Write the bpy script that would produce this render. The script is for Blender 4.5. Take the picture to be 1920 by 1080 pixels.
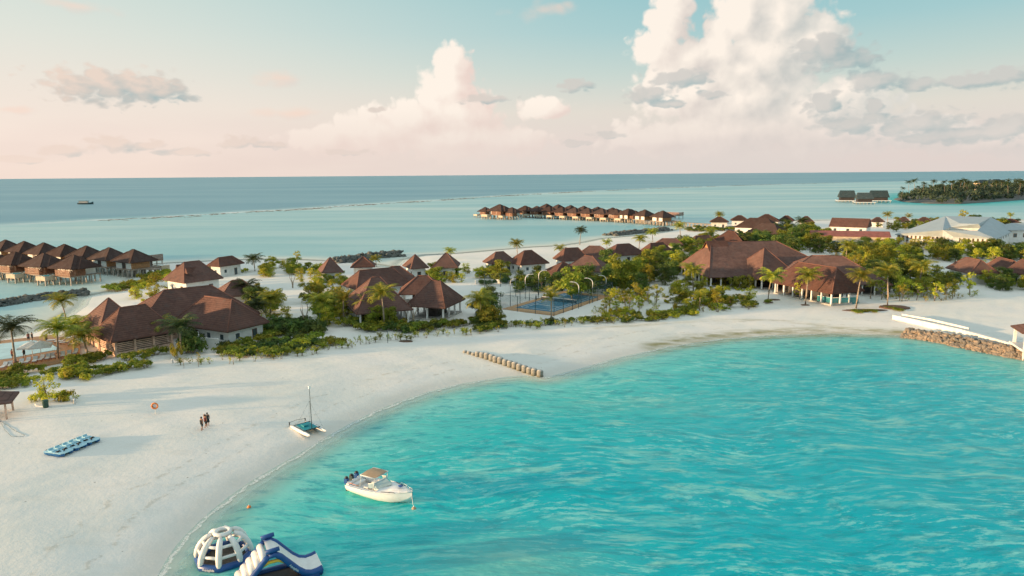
import bpy, bmesh, math, random
import numpy as np
from mathutils import Vector, Matrix
R = math.radians
rnd = random.Random(7)
for o in list(bpy.data.objects): bpy.data.objects.remove(o)
scene = bpy.context.scene
COL = scene.collection

# ------------------------------------------------------------------ camera
F = 1297.0; CAMH = 31.0
PITCH = math.atan(212.5 / F); ROLL = R(0.45)
cf = Vector((0, math.cos(PITCH), -math.sin(PITCH)))
_r = Vector((1, 0, 0)); _u = Vector((0, math.sin(PITCH), math.cos(PITCH)))
cr = _r * math.cos(ROLL) - _u * math.sin(ROLL)
cu = _u * math.cos(ROLL) + _r * math.sin(ROLL)
cam_d = bpy.data.cameras.new('camera'); cam = bpy.data.objects.new('camera', cam_d); COL.objects.link(cam)
cam_d.sensor_width = 36; cam_d.lens = 36 * F / 1920; cam_d.clip_start = 0.5; cam_d.clip_end = 200000
m = Matrix((cr, cu, -cf)).transposed().to_4x4(); m.translation = Vector((0, 0, CAMH)); cam.matrix_world = m
scene.camera = cam

def ray(px, py):
    return cf + cr * ((px - 960) / F) - cu * ((py - 540) / F)
def P(px, py, z=0.0):
    d = ray(px, py); t = (z - CAMH) / d.z
    return Vector((d.x * t, d.y * t, z))
def azel(px, py):
    d = ray(px, py).normalized()
    return math.atan2(d.x, d.y), math.asin(d.z)

# ------------------------------------------------------------------ light
SUN_EL = R(6.0); SUN_DIR = Vector((-0.975, -0.22, 0)).normalized() * math.cos(SUN_EL) + Vector((0, 0, math.sin(SUN_EL)))
sl = bpy.data.lights.new('sun', 'SUN'); so = bpy.data.objects.new('sun', sl); COL.objects.link(so)
sl.energy = 5.0; sl.angle = R(1.5); sl.color = (1.0, 0.64, 0.34)
so.rotation_euler = SUN_DIR.to_track_quat('Z', 'Y').to_euler(); so.location = (-200, -50, 120)
scene.view_settings.view_transform = 'Standard'; scene.view_settings.look = 'None'
scene.view_settings.exposure = 0.75; scene.view_settings.gamma = 1.0

def s2l(*c):
    o = [(v / 255 / 12.92 if v / 255 <= .04045 else ((v / 255 + .055) / 1.055) ** 2.4) for v in c]
    return (o[0], o[1], o[2], 1.0)

cy = scene.cycles
cy.max_bounces = 5; cy.diffuse_bounces = 2; cy.glossy_bounces = 2; cy.transmission_bounces = 3; cy.transparent_max_bounces = 6
cy.adaptive_threshold = 0.03; cy.use_adaptive_sampling = True; cy.caustics_reflective = False; cy.caustics_refractive = False
# ---- node helper
class NT:
    def __init__(s, tree): s.t = tree; s.n = tree.nodes; s.l = tree.links
    def node(s, kind, **kw):
        n = s.n.new(kind)
        for k, v in kw.items(): setattr(n, k, v)
        return n
    def put(s, sock, v):
        if isinstance(v, bpy.types.NodeSocket): s.l.new(v, sock)
        elif v is not None: sock.default_value = v
    def math(s, op, a, b=None, c=None, clamp=False):
        n = s.node('ShaderNodeMath', operation=op, use_clamp=clamp)
        s.put(n.inputs[0], a); s.put(n.inputs[1], b)
        if c is not None: s.put(n.inputs[2], c)
        return n.outputs[0]
    def vmath(s, op, a, b=None):
        n = s.node('ShaderNodeVectorMath', operation=op); s.put(n.inputs[0], a)
        if b is not None: s.put(n.inputs[3 if op == 'SCALE' else 1], b)
        return n.outputs[1] if op in ('LENGTH', 'DOT_PRODUCT', 'DISTANCE') else n.outputs[0]
    def mix(s, f, a, b, blend='MIX'):
        n = s.node('ShaderNodeMix', data_type='RGBA', blend_type=blend)
        s.put(n.inputs[0], f); s.put(n.inputs[6], a); s.put(n.inputs[7], b)
        return n.outputs[2]
    def step(s, v, a, b, smooth=True):
        n = s.node('ShaderNodeMapRange', interpolation_type='SMOOTHSTEP' if smooth else 'LINEAR')
        s.put(n.inputs[0], v); s.put(n.inputs[1], a); s.put(n.inputs[2], b)
        return n.outputs[0]
    def rng(s, v, a, b, c, d):
        n = s.node('ShaderNodeMapRange'); s.put(n.inputs[0], v)
        for i, q in enumerate((a, b, c, d)): s.put(n.inputs[i + 1], q)
        return n.outputs[0]
    def ramp(s, v, stops):
        n = s.node('ShaderNodeValToRGB'); s.put(n.inputs[0], v); e = n.color_ramp.elements
        while len(e) < len(stops): e.new(0.5)
        for i, (p, c) in enumerate(stops): e[i].position = p; e[i].color = c
        return n.outputs[0]
    def noise(s, vec, scale, detail=4, rough=.5, dist=0, dim='3D', out=0):
        n = s.node('ShaderNodeTexNoise', noise_dimensions=dim); s.put(n.inputs['Vector'], vec)
        s.put(n.inputs['Scale'], scale); n.inputs['Detail'].default_value = detail
        n.inputs['Roughness'].default_value = rough; n.inputs['Distortion'].default_value = dist
        return n.outputs[out]
    def vor(s, vec, scale, out=0, feature='F1', **kw):
        n = s.node('ShaderNodeTexVoronoi', feature=feature, **kw); s.put(n.inputs['Vector'], vec)
        s.put(n.inputs['Scale'], scale); return n.outputs[out]
    def xyz(s, x, y, z):
        n = s.node('ShaderNodeCombineXYZ')
        for i, v in enumerate((x, y, z)): s.put(n.inputs[i], v)
        return n.outputs[0]
    def map(s, vec, loc=(0, 0, 0), rot=(0, 0, 0), sc=(1, 1, 1)):
        n = s.node('ShaderNodeMapping'); s.put(n.inputs[0], vec)
        n.inputs[1].default_value = loc; n.inputs[2].default_value = rot; n.inputs[3].default_value = sc
        return n.outputs[0]

# ------------------------------------------------------------------ sky
world = bpy.data.worlds.new('World'); scene.world = world; world.use_nodes = True
W = NT(world.node_tree); W.n.clear()
# cloud blobs in photograph directions: (px, py, half-width px, half-height px)
def blobs(lst):
    out = []
    for (x, y, a, b) in lst:
        az, el = azel(x, y); out.append((az * 100, el * 100, a / F * 100, b / F * 100))
    return out
CUM = blobs([(1253, 40, 48, 58), (1232, 95, 56, 46), (1285, 112, 84, 46), (1392, 34, 66, 62), (1450, 40, 72, 66), (1350, 100, 66, 44), (1440, 100, 108, 70), (1390, 130, 130, 60),
             (1520, 75, 70, 60), (1390, 190, 150, 90), (1290, 170, 110, 70), (1530, 215, 150, 70), (1340, 250, 200, 50), (1560, 245, 190, 42),
             (843, 128, 44, 46), (838, 165, 60, 50), (855, 215, 96, 60), (765, 225, 80, 42), (700, 250, 110, 45), (850, 262, 160, 45),
             (940, 265, 110, 36), (600, 262, 70, 30), (1015, 205, 55, 26), (1700, 250, 160, 34), (1860, 262, 130, 30), (1235, 262, 110, 28)])
GRY = blobs([(190, 160, 100, 32), (255, 165, 90, 30), (300, 172, 55, 20), (215, 270, 42, 16), (275, 273, 34, 11), (112, 282, 38, 12),
             (455, 267, 50, 11), (500, 272, 42, 8), (1272, 148, 62, 18), (1210, 178, 52, 18), (1545, 95, 70, 34), (1590, 112, 62, 22),
             (1640, 152, 50, 20), (1722, 158, 34, 14), (1830, 153, 80, 14), (1890, 142, 50, 18), (1546, 196, 42, 24), (1640, 196, 22, 15),
             (1720, 232, 100, 24), (1790, 250, 110, 18), (1890, 240, 70, 26), (1140, 254, 40, 8), (60, 300, 40, 6), (340, 285, 60, 8), (700, 205, 26, 7), (900, 185, 60, 12), (20, 298, 22, 6), (1250, 195, 40, 10), (640, 285, 60, 7), (1080, 160, 40, 14), (1600, 232, 60, 22), (1080, 268, 30, 8), (1330, 178, 36, 9)])
PNK = blobs([(525, 145, 70, 17), (140, 10, 60, 12), (1015, 20, 70, 20), (560, 212, 70, 12), (5, 205, 40, 10), (1000, 200, 50, 14), (1450, 170, 120, 30)])

def field_group(name, bl, amp, scale, seed, sx=1.0):
    g = bpy.data.node_groups.new(name, 'ShaderNodeTree')
    g.interface.new_socket('Vector', in_out='INPUT', socket_type='NodeSocketVector')
    g.interface.new_socket('D', in_out='OUTPUT', socket_type='NodeSocketFloat'); g.interface.new_socket('S', in_out='OUTPUT', socket_type='NodeSocketFloat')
    t = NT(g); gi = t.node('NodeGroupInput'); go = t.node('NodeGroupOutput'); v = gi.outputs[0]
    cur = None
    for (a, e, w, h) in bl:
        d = t.vmath('LENGTH', t.vmath('MULTIPLY', t.vmath('SUBTRACT', v, (a, e, 0)), (1 / w, 1 / h, 0)))
        cur = d if cur is None else t.math('SMOOTH_MIN', cur, d, 0.25)
    base = t.math('SUBTRACT', 1.0, cur)
    vv = t.map(v, loc=(seed, seed, seed), sc=(sx, 1, 1))
    n1 = t.noise(vv, scale, 6, .56, 0, dim='2D')
    vw = t.vmath('ADD', vv, t.vmath('SCALE', t.noise(vv, scale * 2, 1, .5, 0, dim='2D', out=1), 1.1))
    vo = t.vor(vw, scale * 2.1, feature='F1', voronoi_dimensions='2D')
    vo2 = t.vor(vw, scale * 5.0, feature='F1', voronoi_dimensions='2D')
    nz = t.math('ADD', t.math('SUBTRACT', n1, .5), t.math('ADD', t.math('MULTIPLY', t.math('SUBTRACT', .42, vo), .55), t.math('MULTIPLY', t.math('SUBTRACT', .42, vo2), .12)))
    t.put(go.inputs[0], t.math('ADD', base, t.math('MULTIPLY', nz, amp)))
    t.put(go.inputs[1], t.math('ADD', base, t.math('MULTIPLY', nz, amp * .62)))
    return g
gC = field_group('cumulus', CUM, .80, 0.26, 3.1); gG = field_group('greycloud', GRY, 1.25, 0.42, 11.7, .6); gP = field_group('wisp', PNK, 1.6, 0.22, 5.3, .5)

tc = W.node('ShaderNodeTexCoord'); dirv = W.vmath('NORMALIZE', tc.outputs['Generated'])
sp = W.node('ShaderNodeSeparateXYZ'); W.put(sp.inputs[0], dirv)
az = W.math('MULTIPLY', W.math('ARCTAN2', sp.outputs[0], sp.outputs[1]), 100)
el = W.math('MULTIPLY', W.math('ARCSINE', sp.outputs[2]), 100)
uv = W.xyz(az, el, 0)
# clear sky: warm on the sun's side, teal away from it, paler at the horizon (el in radians*100: 0..25 visible)
elf = W.math('DIVIDE', el, 50.0, clamp=True)
left = W.ramp(elf, [(0, s2l(246, 224, 210)), (.10, s2l(248, 230, 217)), (.22, s2l(240, 230, 218)), (.34, s2l(226, 228, 218)), (.5, s2l(206, 222, 215)), (.8, s2l(150, 195, 208)), (1, s2l(120, 175, 200))])
right = W.ramp(elf, [(0, s2l(222, 212, 206)), (.09, s2l(226, 214, 207)), (.17, s2l(224, 219, 208)), (.27, s2l(196, 213, 207)), (.38, s2l(165, 203, 206)), (.5, s2l(146, 195, 202)), (.8, s2l(108, 170, 190)), (1, s2l(95, 155, 185))])
azf = W.step(az, -75, 35)
clear = W.mix(azf, left, right)
bandn = W.noise(W.map(uv, sc=(.25, 1, 1)), .12, 4, .5)
clear = W.mix(W.math('MULTIPLY', W.step(bandn, .42, .7), W.rng(el, 2, 14, .35, .0)), clear, s2l(226, 205, 198))
sky = W.node('ShaderNodeTexSky', sky_type='NISHITA'); sky.sun_disc = False
sky.sun_elevation = SUN_EL; sky.sun_rotation = math.atan2(SUN_DIR.x, SUN_DIR.y); sky.altitude = 30
nish = W.vmath('SCALE', sky.outputs[0], 0.12)
nish = W.mix(1.0, nish, (1.15, 1.1, .98, 1), 'MULTIPLY')
clear = W.mix(W.rng(el, 28, 60, 0.0, 1.0), clear, W.mix(.25, (.76, .88, .90, 1), nish))  # sky above the view, set bright by hand to lift ambient light

def inst(g, v):
    n = W.node('ShaderNodeGroup'); n.node_tree = g; W.put(n.inputs[0], v); return n.outputs
def lay(base, g, lit, shade, soft, opacity, off=(-1.6, .7, 0), gain=1.1):
    d0 = inst(g, uv); d1 = inst(g, W.vmath('ADD', uv, off))
    a = W.math('MULTIPLY', W.step(d0[0], 0.0, soft), opacity)
    li = W.math('ADD', 0.55, W.math('MULTIPLY', W.math('SUBTRACT', d0[1], d1[1]), gain), clamp=True)
    return a, W.mix(li, shade, lit)
def over(base, a, c): return W.mix(a, base, c)
# wisps
a, c = lay(None, gP, s2l(248, 214, 196), s2l(225, 208, 200), 1.0, .55); comp = over(clear, a, c)
# cumulus: side away from the sun goes teal grey
hz = W.step(el, 0.5, 9.0)
shd = W.mix(W.step(az, 0, 55), s2l(236, 214, 204), s2l(192, 201, 198))
a, c = lay(None, gC, s2l(255, 243, 230), shd, .30, 1.0, off=(-2.6, 1.1, 0), gain=1.15)
c = W.mix(W.rng(el, 1, 10, .75, 0), c, W.mix(azf, s2l(246, 222, 208), s2l(226, 212, 206)))
a = W.math('MULTIPLY', a, W.rng(el, 1.5, 9, .35, .97)); comp = over(comp, a, c)
a, c = lay(None, gG, W.mix(azf, s2l(236, 212, 196), s2l(205, 203, 198)), s2l(150, 176, 180), .5, .85, off=(-1.8, .8, 0), gain=.95)
a = W.math('MULTIPLY', a, W.rng(el, 1.5, 7, .3, .95)); comp = over(comp, a, c)
bg = W.node('ShaderNodeBackground'); W.put(bg.inputs[0], comp); bg.inputs[1].default_value = 0.60
wo = W.node('ShaderNodeOutputWorld'); W.l.new(bg.outputs[0], wo.inputs[0])
world.cycles.sampling_method = 'MANUAL'; world.cycles.sample_map_resolution = 512

# ------------------------------------------------------------------ objects helpers
def link(o, parent=None):
    COL.objects.link(o)
    if parent: o.parent = parent
    return o
def tag(o, label=None, cat=None, group=None, kind=None):
    if label: o['label'] = label
    if cat: o['category'] = cat
    if group: o['group'] = group
    if kind: o['kind'] = kind
    return o
def thing(name, loc, label, cat, group=None, rz=0.0, sc=1.0):
    o = bpy.data.objects.new(name, None); COL.objects.link(o)
    o.empty_display_size = .3; o.location = loc; o.rotation_euler = (0, 0, rz); o.scale = (sc,) * 3 if not isinstance(sc, tuple) else sc
    return tag(o, label, cat, group)
def copy_tree(o, loc, rz=0.0, sc=1.0, label=None, group=None):
    c = o.copy(); COL.objects.link(c); c.location = loc; c.rotation_euler = (0, 0, rz); c.scale = (sc,) * 3 if not isinstance(sc, tuple) else sc
    if label: c['label'] = label
    if group: c['group'] = group
    for ch in list(o.children):
        d = ch.copy(); COL.objects.link(d); d.parent = c
        for g in ch.children:
            e = g.copy(); COL.objects.link(e); e.parent = d
    return c

class MB:
    def __init__(s): s.v = []; s.f = []; s.s = []
    def add(s, vs, fs, smooth=False):
        b = len(s.v); s.v += [tuple(v) for v in vs]; s.f += [tuple(b + i for i in f) for f in fs]; s.s += [smooth] * len(fs); return s
    def box(s, x0, x1, y0, y1, z0, z1, M=None):
        vs = [Vector((x, y, z)) for z in (z0, z1) for (x, y) in ((x0, y0), (x1, y0), (x1, y1), (x0, y1))]
        if M: vs = [M @ v for v in vs]
        return s.add(vs, [(0, 3, 2, 1), (4, 5, 6, 7), (0, 1, 5, 4), (1, 2, 6, 5), (2, 3, 7, 6), (3, 0, 4, 7)])
    def tube(s, pts, rad, n=8, cap=True, sx=1.0):
        pts = [Vector(p) for p in pts]; k = len(pts)
        if not hasattr(rad, '__len__'): rad = [rad] * k
        vs = []; fs = []
        for i, p in enumerate(pts):
            t = (pts[min(i + 1, k - 1)] - pts[max(i - 1, 0)])
            t = t.normalized() if t.length > 1e-9 else Vector((0, 0, 1))
            a = t.cross(Vector((0, 0, 1)))
            if a.length < .05: a = t.cross(Vector((0, 1, 0)))
            a.normalize(); b = t.cross(a)
            for j in range(n):
                q = 2 * math.pi * j / n
                vs.append(p + (a * math.cos(q) * sx + b * math.sin(q)) * rad[i])
        for i in range(k - 1):
            for j in range(n):
                fs.append((i * n + j, i * n + (j + 1) % n, (i + 1) * n + (j + 1) % n, (i + 1) * n + j))
        if cap: fs.append(tuple(range(n - 1, -1, -1))); fs.append(tuple((k - 1) * n + j for j in range(n)))
        return s.add(vs, fs, True)
    def lathe(s, prof, n=16, c=(0, 0, 0), smooth=True):
        vs = []; fs = []; k = len(prof)
        for (r, z) in prof:
            for j in range(n):
                q = 2 * math.pi * j / n; vs.append((c[0] + r * math.cos(q), c[1] + r * math.sin(q), c[2] + z))
        for i in range(k - 1):
            for j in range(n):
                fs.append((i * n + j, i * n + (j + 1) % n, (i + 1) * n + (j + 1) % n, (i + 1) * n + j))
        fs.append(tuple(range(n - 1, -1, -1))); fs.append(tuple((k - 1) * n + j for j in range(n)))
        return s.add(vs, fs, smooth)
    def build(s, name, mat, parent=None, loc=None):
        me = bpy.data.meshes.new(name); me.from_pydata(s.v, [], s.f); me.update()
        if any(s.s): me.polygons.foreach_set('use_smooth', s.s)
        if mat: me.materials.append(mat)
        o = bpy.data.objects.new(name, me); link(o, parent)
        if loc is not None: o.location = loc
        return o

def new_mat(name):
    m = bpy.data.materials.new(name); m.use_nodes = True; t = NT(m.node_tree); t.n.clear()
    out = t.node('ShaderNodeOutputMaterial'); p = t.node('ShaderNodeBsdfPrincipled'); t.l.new(p.outputs[0], out.inputs[0])
    return m, t, p, out
def flat_mat(name, col, rough=.7, var=.12, scale=3.0, metallic=0.0, bump=0.0, spec=.5, dirt=None):
    m, t, p, out = new_mat(name)
    tcn = t.node('ShaderNodeTexCoord'); v = tcn.outputs['Object']
    n = t.noise(v, scale, 5, .6)
    c = t.mix(t.step(n, .35, .65), tuple(x * (1 - var) for x in col[:3]) + (1,), tuple(min(1, x * (1 + var)) for x in col[:3]) + (1,))
    if dirt: c = t.mix(t.math('MULTIPLY', t.step(t.noise(v, scale * .6, 6, .7), .52, .7), dirt[3]), c, dirt[:3] + (1,))
    t.put(p.inputs['Base Color'], c); p.inputs['Roughness'].default_value = rough; p.inputs['Metallic'].default_value = metallic
    p.inputs['Specular IOR Level'].default_value = spec
    if bump:
        b = t.node('ShaderNodeBump'); b.inputs['Strength'].default_value = bump; t.put(b.inputs['Height'], t.noise(v, scale * 4, 5, .6)); t.l.new(b.outputs[0], p.inputs['Normal'])
    return m

# ------------------------------------------------------------------ shorelines (traced on the water level)
def PP(lst, z=0.0): return [P(x, y, z).xy for x, y in lst]
near = PP([(1920, 668), (1880, 661), (1850, 655), (1815, 648), (1780, 640), (1740, 634), (1700, 629), (1640, 627), (1560, 625), (1450, 628), (1350, 635),
           (1250, 650), (1150, 672), (1090, 690), (1020, 708), (985, 703), (950, 706), (900, 713), (860, 720), (800, 735), (750, 752), (700, 772), (650, 797), (600, 826), (560, 850), (510, 879), (470, 902), (430, 930),
           (395, 958), (360, 990), (330, 1022), (310, 1052), (295, 1080)])
n0 = near[-1]; d0 = (near[-1] - near[-3]).normalized()
near += [n0 + d0 * 20 + Vector((.5, 0)), n0 + d0 * 60 + Vector((6, 0)), n0 + d0 * 160 + Vector((40, 0))]
north = PP([(-200, 660), (-60, 640), (40, 634), (85, 618), (130, 598), (165, 572), (172, 556), (210, 548), (245, 542), (262, 520), (285, 503), (300, 495), (400, 490), (480, 487),
            (560, 488), (640, 492), (700, 497), (730, 502), (752, 498), (762, 488), (800, 479), (860, 476), (930, 470), (1000, 464), (1060, 461), (1100, 455), (1140, 447),
            (1200, 442), (1250, 436), (1290, 428), (1310, 423), (1400, 418), (1500, 414), (1600, 412), (1700, 411), (1800, 412), (1920, 413), (2100, 414), (2500, 418)])
rt = PP([(2500, 760), (2200, 715)])
tail = near[-1]
LAND = [tail, tail + Vector((-300, -40)), north[0] + Vector((-300, -120)), north[0] + Vector((-120, -10))] + north + rt + near
LAND = np.array([(v.x, v.y) for v in LAND])
REEF = np.array([tuple(v) for v in PP([(-900, 470), (-300, 440), (60, 421), (200, 413), (320, 407), (450, 399), (560, 393), (700, 383), (820, 376), (950, 367), (1100, 359), (1250, 352.5), (1400, 347.5), (1600, 342), (1900, 337)])])

def sdist(pts, poly, closed=True):
    A = poly; B = np.roll(poly, -1, axis=0)
    if not closed: A = poly[:-1]; B = poly[1:]
    best = np.full(len(pts), 1e18); inside = np.zeros(len(pts), bool)
    for a, b in zip(A, B):
        ab = b - a; L = max(ab @ ab, 1e-12)
        t = np.clip(((pts - a) @ ab) / L, 0, 1); q = pts - (a + t[:, None] * ab)
        best = np.minimum(best, (q * q).sum(1))
        if closed:
            c = ((a[1] > pts[:, 1]) != (b[1] > pts[:, 1]))
            if abs(b[1] - a[1]) > 1e-9:
                inside ^= c & (pts[:, 0] < (b[0] - a[0]) * (pts[:, 1] - a[1]) / (b[1] - a[1]) + a[0])
    d = np.sqrt(best)
    return np.where(inside, d, -d) if closed else d
def wob(x, y):   # gentle dunes
    return (np.sin(x * .21 + 1.3 * np.sin(y * .13)) * np.cos(y * .17 + 1.1 * np.sin(x * .11)) * .5 + np.sin(x * .53 + y * .31 + 2 * np.sin(y * .23)) * .25
            + np.sin(x * .9 - y * 1.1 + 2.2 * np.sin(x * .4)) * .13)
def hfun(d, x, y):
    up = 1.35 * (1 - np.exp(-np.maximum(d, 0) / np.where(y - .25 * x > 190, 30.0, 12.0)))
    dn = np.maximum(d * .09, -3.0)
    return np.where(d > 0, up + wob(x, y) * .10 * np.clip(d / 8, 0, 1), dn)
def gz(x, y):
    p = np.array([[x, y]]); return float(hfun(sdist(p, LAND), p[:, 0], p[:, 1])[0])
def G(px, py):
    z = 1.2
    for _ in range(4):
        q = P(px, py, z); z = max(gz(q.x, q.y), 0)
    return P(px, py, z)

def polar(name, r0, r1, step, extra=(), a0=-46, a1=46, da=.2):
    th = list(np.arange(-180, a0, 6.0)) + list(np.arange(a0, a1, da)) + list(np.arange(a1, 180, 6.0))
    rs = [0.0, 4.0, 10.0, 16.0]; r = r0
    while r < r1: rs.append(r); r *= 1 + step
    rs += list(extra)
    th = np.radians(np.array(th)); rs = np.array(rs)
    X = (rs[:, None] * np.sin(th)[None]).ravel(); Y = (rs[:, None] * np.cos(th)[None]).ravel()
    nt = len(th); nr = len(rs)
    i, j = np.meshgrid(np.arange(1, nr - 1), np.arange(nt), indexing='ij'); j2 = (j + 1) % nt
    q = np.stack([i * nt + j, (i + 1) * nt + j, (i + 1) * nt + j2, i * nt + j2], -1).reshape(-1, 4)
    c = np.stack([np.zeros(nt, int) + 0, nt + np.arange(nt), nt + (np.arange(nt) + 1) % nt], -1)
    return X, Y, q, c
def grid_obj(name, X, Y, Z, q, c, mat, attrs):
    me = bpy.data.meshes.new(name); n = len(X)
    me.vertices.add(n); me.vertices.foreach_set('co', np.stack([X, Y, Z], -1).astype(np.float32).ravel())
    nq, ntr = len(q), len(c)
    me.loops.add(nq * 4 + ntr * 3); me.loops.foreach_set('vertex_index', np.concatenate([q.ravel(), c.ravel()]).astype(np.int32))
    me.polygons.add(nq + ntr)
    me.polygons.foreach_set('loop_start', np.concatenate([np.arange(nq) * 4, nq * 4 + np.arange(ntr) * 3]).astype(np.int32))
    me.polygons.foreach_set('loop_total', np.concatenate([np.full(nq, 4), np.full(ntr, 3)]).astype(np.int32))
    me.update(calc_edges=True); me.validate()
    me.polygons.foreach_set('use_smooth', np.ones(len(me.polygons), bool))
    for k, a in attrs.items():
        at = me.attributes.new(k, 'FLOAT', 'POINT'); at.data.foreach_set('value', a.astype(np.float32))
    me.materials.append(mat); o = bpy.data.objects.new(name, me); COL.objects.link(o); return o

# ---- sand
m_sand, t, p, out = new_mat('sand')
geo = t.node('ShaderNodeNewGeometry'); pos = geo.outputs['Position']
at = t.node('ShaderNodeAttribute', attribute_name='inland'); dsh = at.outputs['Fac']
al = t.node('ShaderNodeAttribute', attribute_name='algae').outputs['Fac']
big = t.noise(pos, .05, 4, .6); mid = t.noise(t.map(pos, rot=(0, 0, .5), sc=(.35, 1.2, 1)), .5, 5, .6); fine = t.noise(pos, 9, 4, .7)
col = t.mix(t.step(big, .35, .65), (.76, .755, .695, 1), (.84, .80, .74, 1))
col = t.mix(t.math('MULTIPLY', t.step(mid, .5, .75), .24), col, (.66, .60, .52, 1))
col = t.mix(t.math('MULTIPLY', t.step(fine, .5, .75), .10), col, (.58, .54, .47, 1))
wetn = t.math('ADD', dsh, t.math('MULTIPLY', t.math('SUBTRACT', t.noise(pos, .25, 4, .6), .5), 3.0))
wet = t.math('SUBTRACT', 1.0, t.step(wetn, .6, 4.2))
bay = t.step(t.node('ShaderNodeAttribute', attribute_name='bayside').outputs['Fac'], 0, 1)
wet = t.math('MULTIPLY', wet, t.rng(bay, 0, 1, .12, 1))
col = t.mix(t.math('MULTIPLY', wet, .32), col, (.50, .45, .36, 1))
aln = t.math('MULTIPLY', al, t.step(t.noise(t.map(pos, sc=(.4, 1, 1)), .5, 5, .7), .32, .62))
col = t.mix(aln, col, (.30, .27, .12, 1))
tk = t.step(t.vor(t.map(pos, rot=(0, 0, .6), sc=(.8, 1.3, 1)), 1.1), .20, .06)
tkm = t.step(t.noise(pos, .09, 4, .6), .50, .62)
col = t.mix(t.math('MULTIPLY', t.math('MULTIPLY', tk, tkm), .30), col, (.55, .52, .46, 1))
spk = t.step(t.vor(pos, .42), .055, .03)
col = t.mix(t.math('MULTIPLY', spk, .6), col, (.22, .19, .13, 1))
# wrack lines left by the tide
wr = t.math('ADD', dsh, t.math('MULTIPLY', t.noise(pos, .12, 5, .6), 5.0))
l1 = t.math('SUBTRACT', 1.0, t.step(t.math('ABSOLUTE', t.math('SUBTRACT', wr, 8.0)), 0.05, .45))
l2 = t.math('SUBTRACT', 1.0, t.step(t.math('ABSOLUTE', t.math('SUBTRACT', wr, 12.0)), 0.05, .6))
lw = t.math('MULTIPLY', t.math('ADD', l1, l2, clamp=True), t.step(t.noise(pos, .9, 5, .7), .48, .62))
col = t.mix(t.math('MULTIPLY', t.math('MULTIPLY', lw, .36), bay), col, (.42, .36, .26, 1))
t.put(p.inputs['Base Color'], col)
t.put(p.inputs['Roughness'], t.math('SUBTRACT', .95, t.math('MULTIPLY', wet, .35)))
p.inputs['Specular IOR Level'].default_value = .25
bh = t.math('ADD', t.math('MULTIPLY', t.noise(pos, 1.1, 5, .62), .5), t.math('ADD', t.math('MULTIPLY', mid, .35), t.math('MULTIPLY', t.noise(pos, 4.5, 3, .6), .12)))
bp = t.node('ShaderNodeBump'); bp.inputs['Strength'].default_value = .24; bp.inputs['Distance'].default_value = .35; t.put(bp.inputs['Height'], bh)
t.l.new(bp.outputs[0], p.inputs['Normal'])

X, Y, q, c = polar('sand', 22, 900, .0075, (1200, 2000, 4000))
pts = np.stack([X, Y], -1); D = sdist(pts, LAND)
ap = np.array([tuple(v) for v in PP([(1240, 652), (1300, 640), (1400, 630), (1560, 624), (1700, 628), (1740, 632)])])
A = np.clip(1.0 - np.abs(sdist(pts, ap, False) - 1.6) / 3.0, 0, 1)
ap2 = np.array([tuple(v) for v in PP([(1120, 613), (1200, 607), (1330, 597), (1450, 596), (1600, 608)], 1.2)])
A = np.maximum(A, .55 * np.clip(1 - sdist(pts, ap2, False) / 1.3, 0, 1))
Z = hfun(D, X, Y)
ground = grid_obj('sand', X, Y, Z, q, c, m_sand, {'inland': np.clip(D, -10, 60), 'algae': A, 'bayside': np.clip((60 - sdist(pts, np.array([tuple(v) for v in near]), False)) / 20, 0, 1)}); tag(ground, kind='structure')

# ---- water
m_wat, t, p, out = new_mat('sea_water')
geo = t.node('ShaderNodeNewGeometry'); pos = geo.outputs['Position']
off = t.node('ShaderNodeAttribute', attribute_name='offshore').outputs['Fac']
lag = t.node('ShaderNodeAttribute', attribute_name='lagoon').outputs['Fac']
ree = t.node('ShaderNodeAttribute', attribute_name='reef').outputs['Fac']
isl = t.node('ShaderNodeAttribute', attribute_name='isle').outputs['Fac']
warp = t.vmath('ADD', pos, t.vmath('SCALE', t.vmath('SUBTRACT', t.noise(pos, .05, 2, .5, out=1), (.5, .5, .5)), 9.0))
st1 = t.noise(t.map(warp, rot=(0, 0, R(-28)), sc=(.28, 1.0, 1)), .42, 6, .62)
st2 = t.noise(t.map(warp, rot=(0, 0, R(22)), sc=(.35, 1.3, 1)), 1.2, 5, .65)
st3 = t.noise(t.map(warp, rot=(0, 0, R(-22)), sc=(.16, 1.0, 1)), .16, 4, .55)
bigp = t.noise(pos, .022, 3, .5)
deep = t.math('ADD', off, t.math('MULTIPLY', t.math('SUBTRACT', st3, .5), 9.0))
body = t.ramp(t.rng(deep, 0, 60, 0, 1), [(0, s2l(170, 210, 200)), (.05, s2l(134, 208, 197)), (.14, s2l(84, 200, 192)), (.28, s2l(30, 190, 190)), (.5, s2l(0, 181, 190)), (1, s2l(0, 175, 188))])
streak = t.math('MULTIPLY', t.step(t.math('ADD', t.math('MULTIPLY', st1, .65), t.math('MULTIPLY', st2, .35)), .50, .62), t.step(st3, .38, .58))
body = t.mix(t.math('MULTIPLY', streak, .72), body, s2l(150, 212, 196))  # caustics and sheen, mixed with sand ripples, painted into the colour
dk = t.step(t.math('ADD', t.math('MULTIPLY', st1, .5), t.math('MULTIPLY', st2, .5)), .50, .36)
body = t.mix(t.math('MULTIPLY', dk, .25), body, s2l(0, 154, 156))
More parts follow.
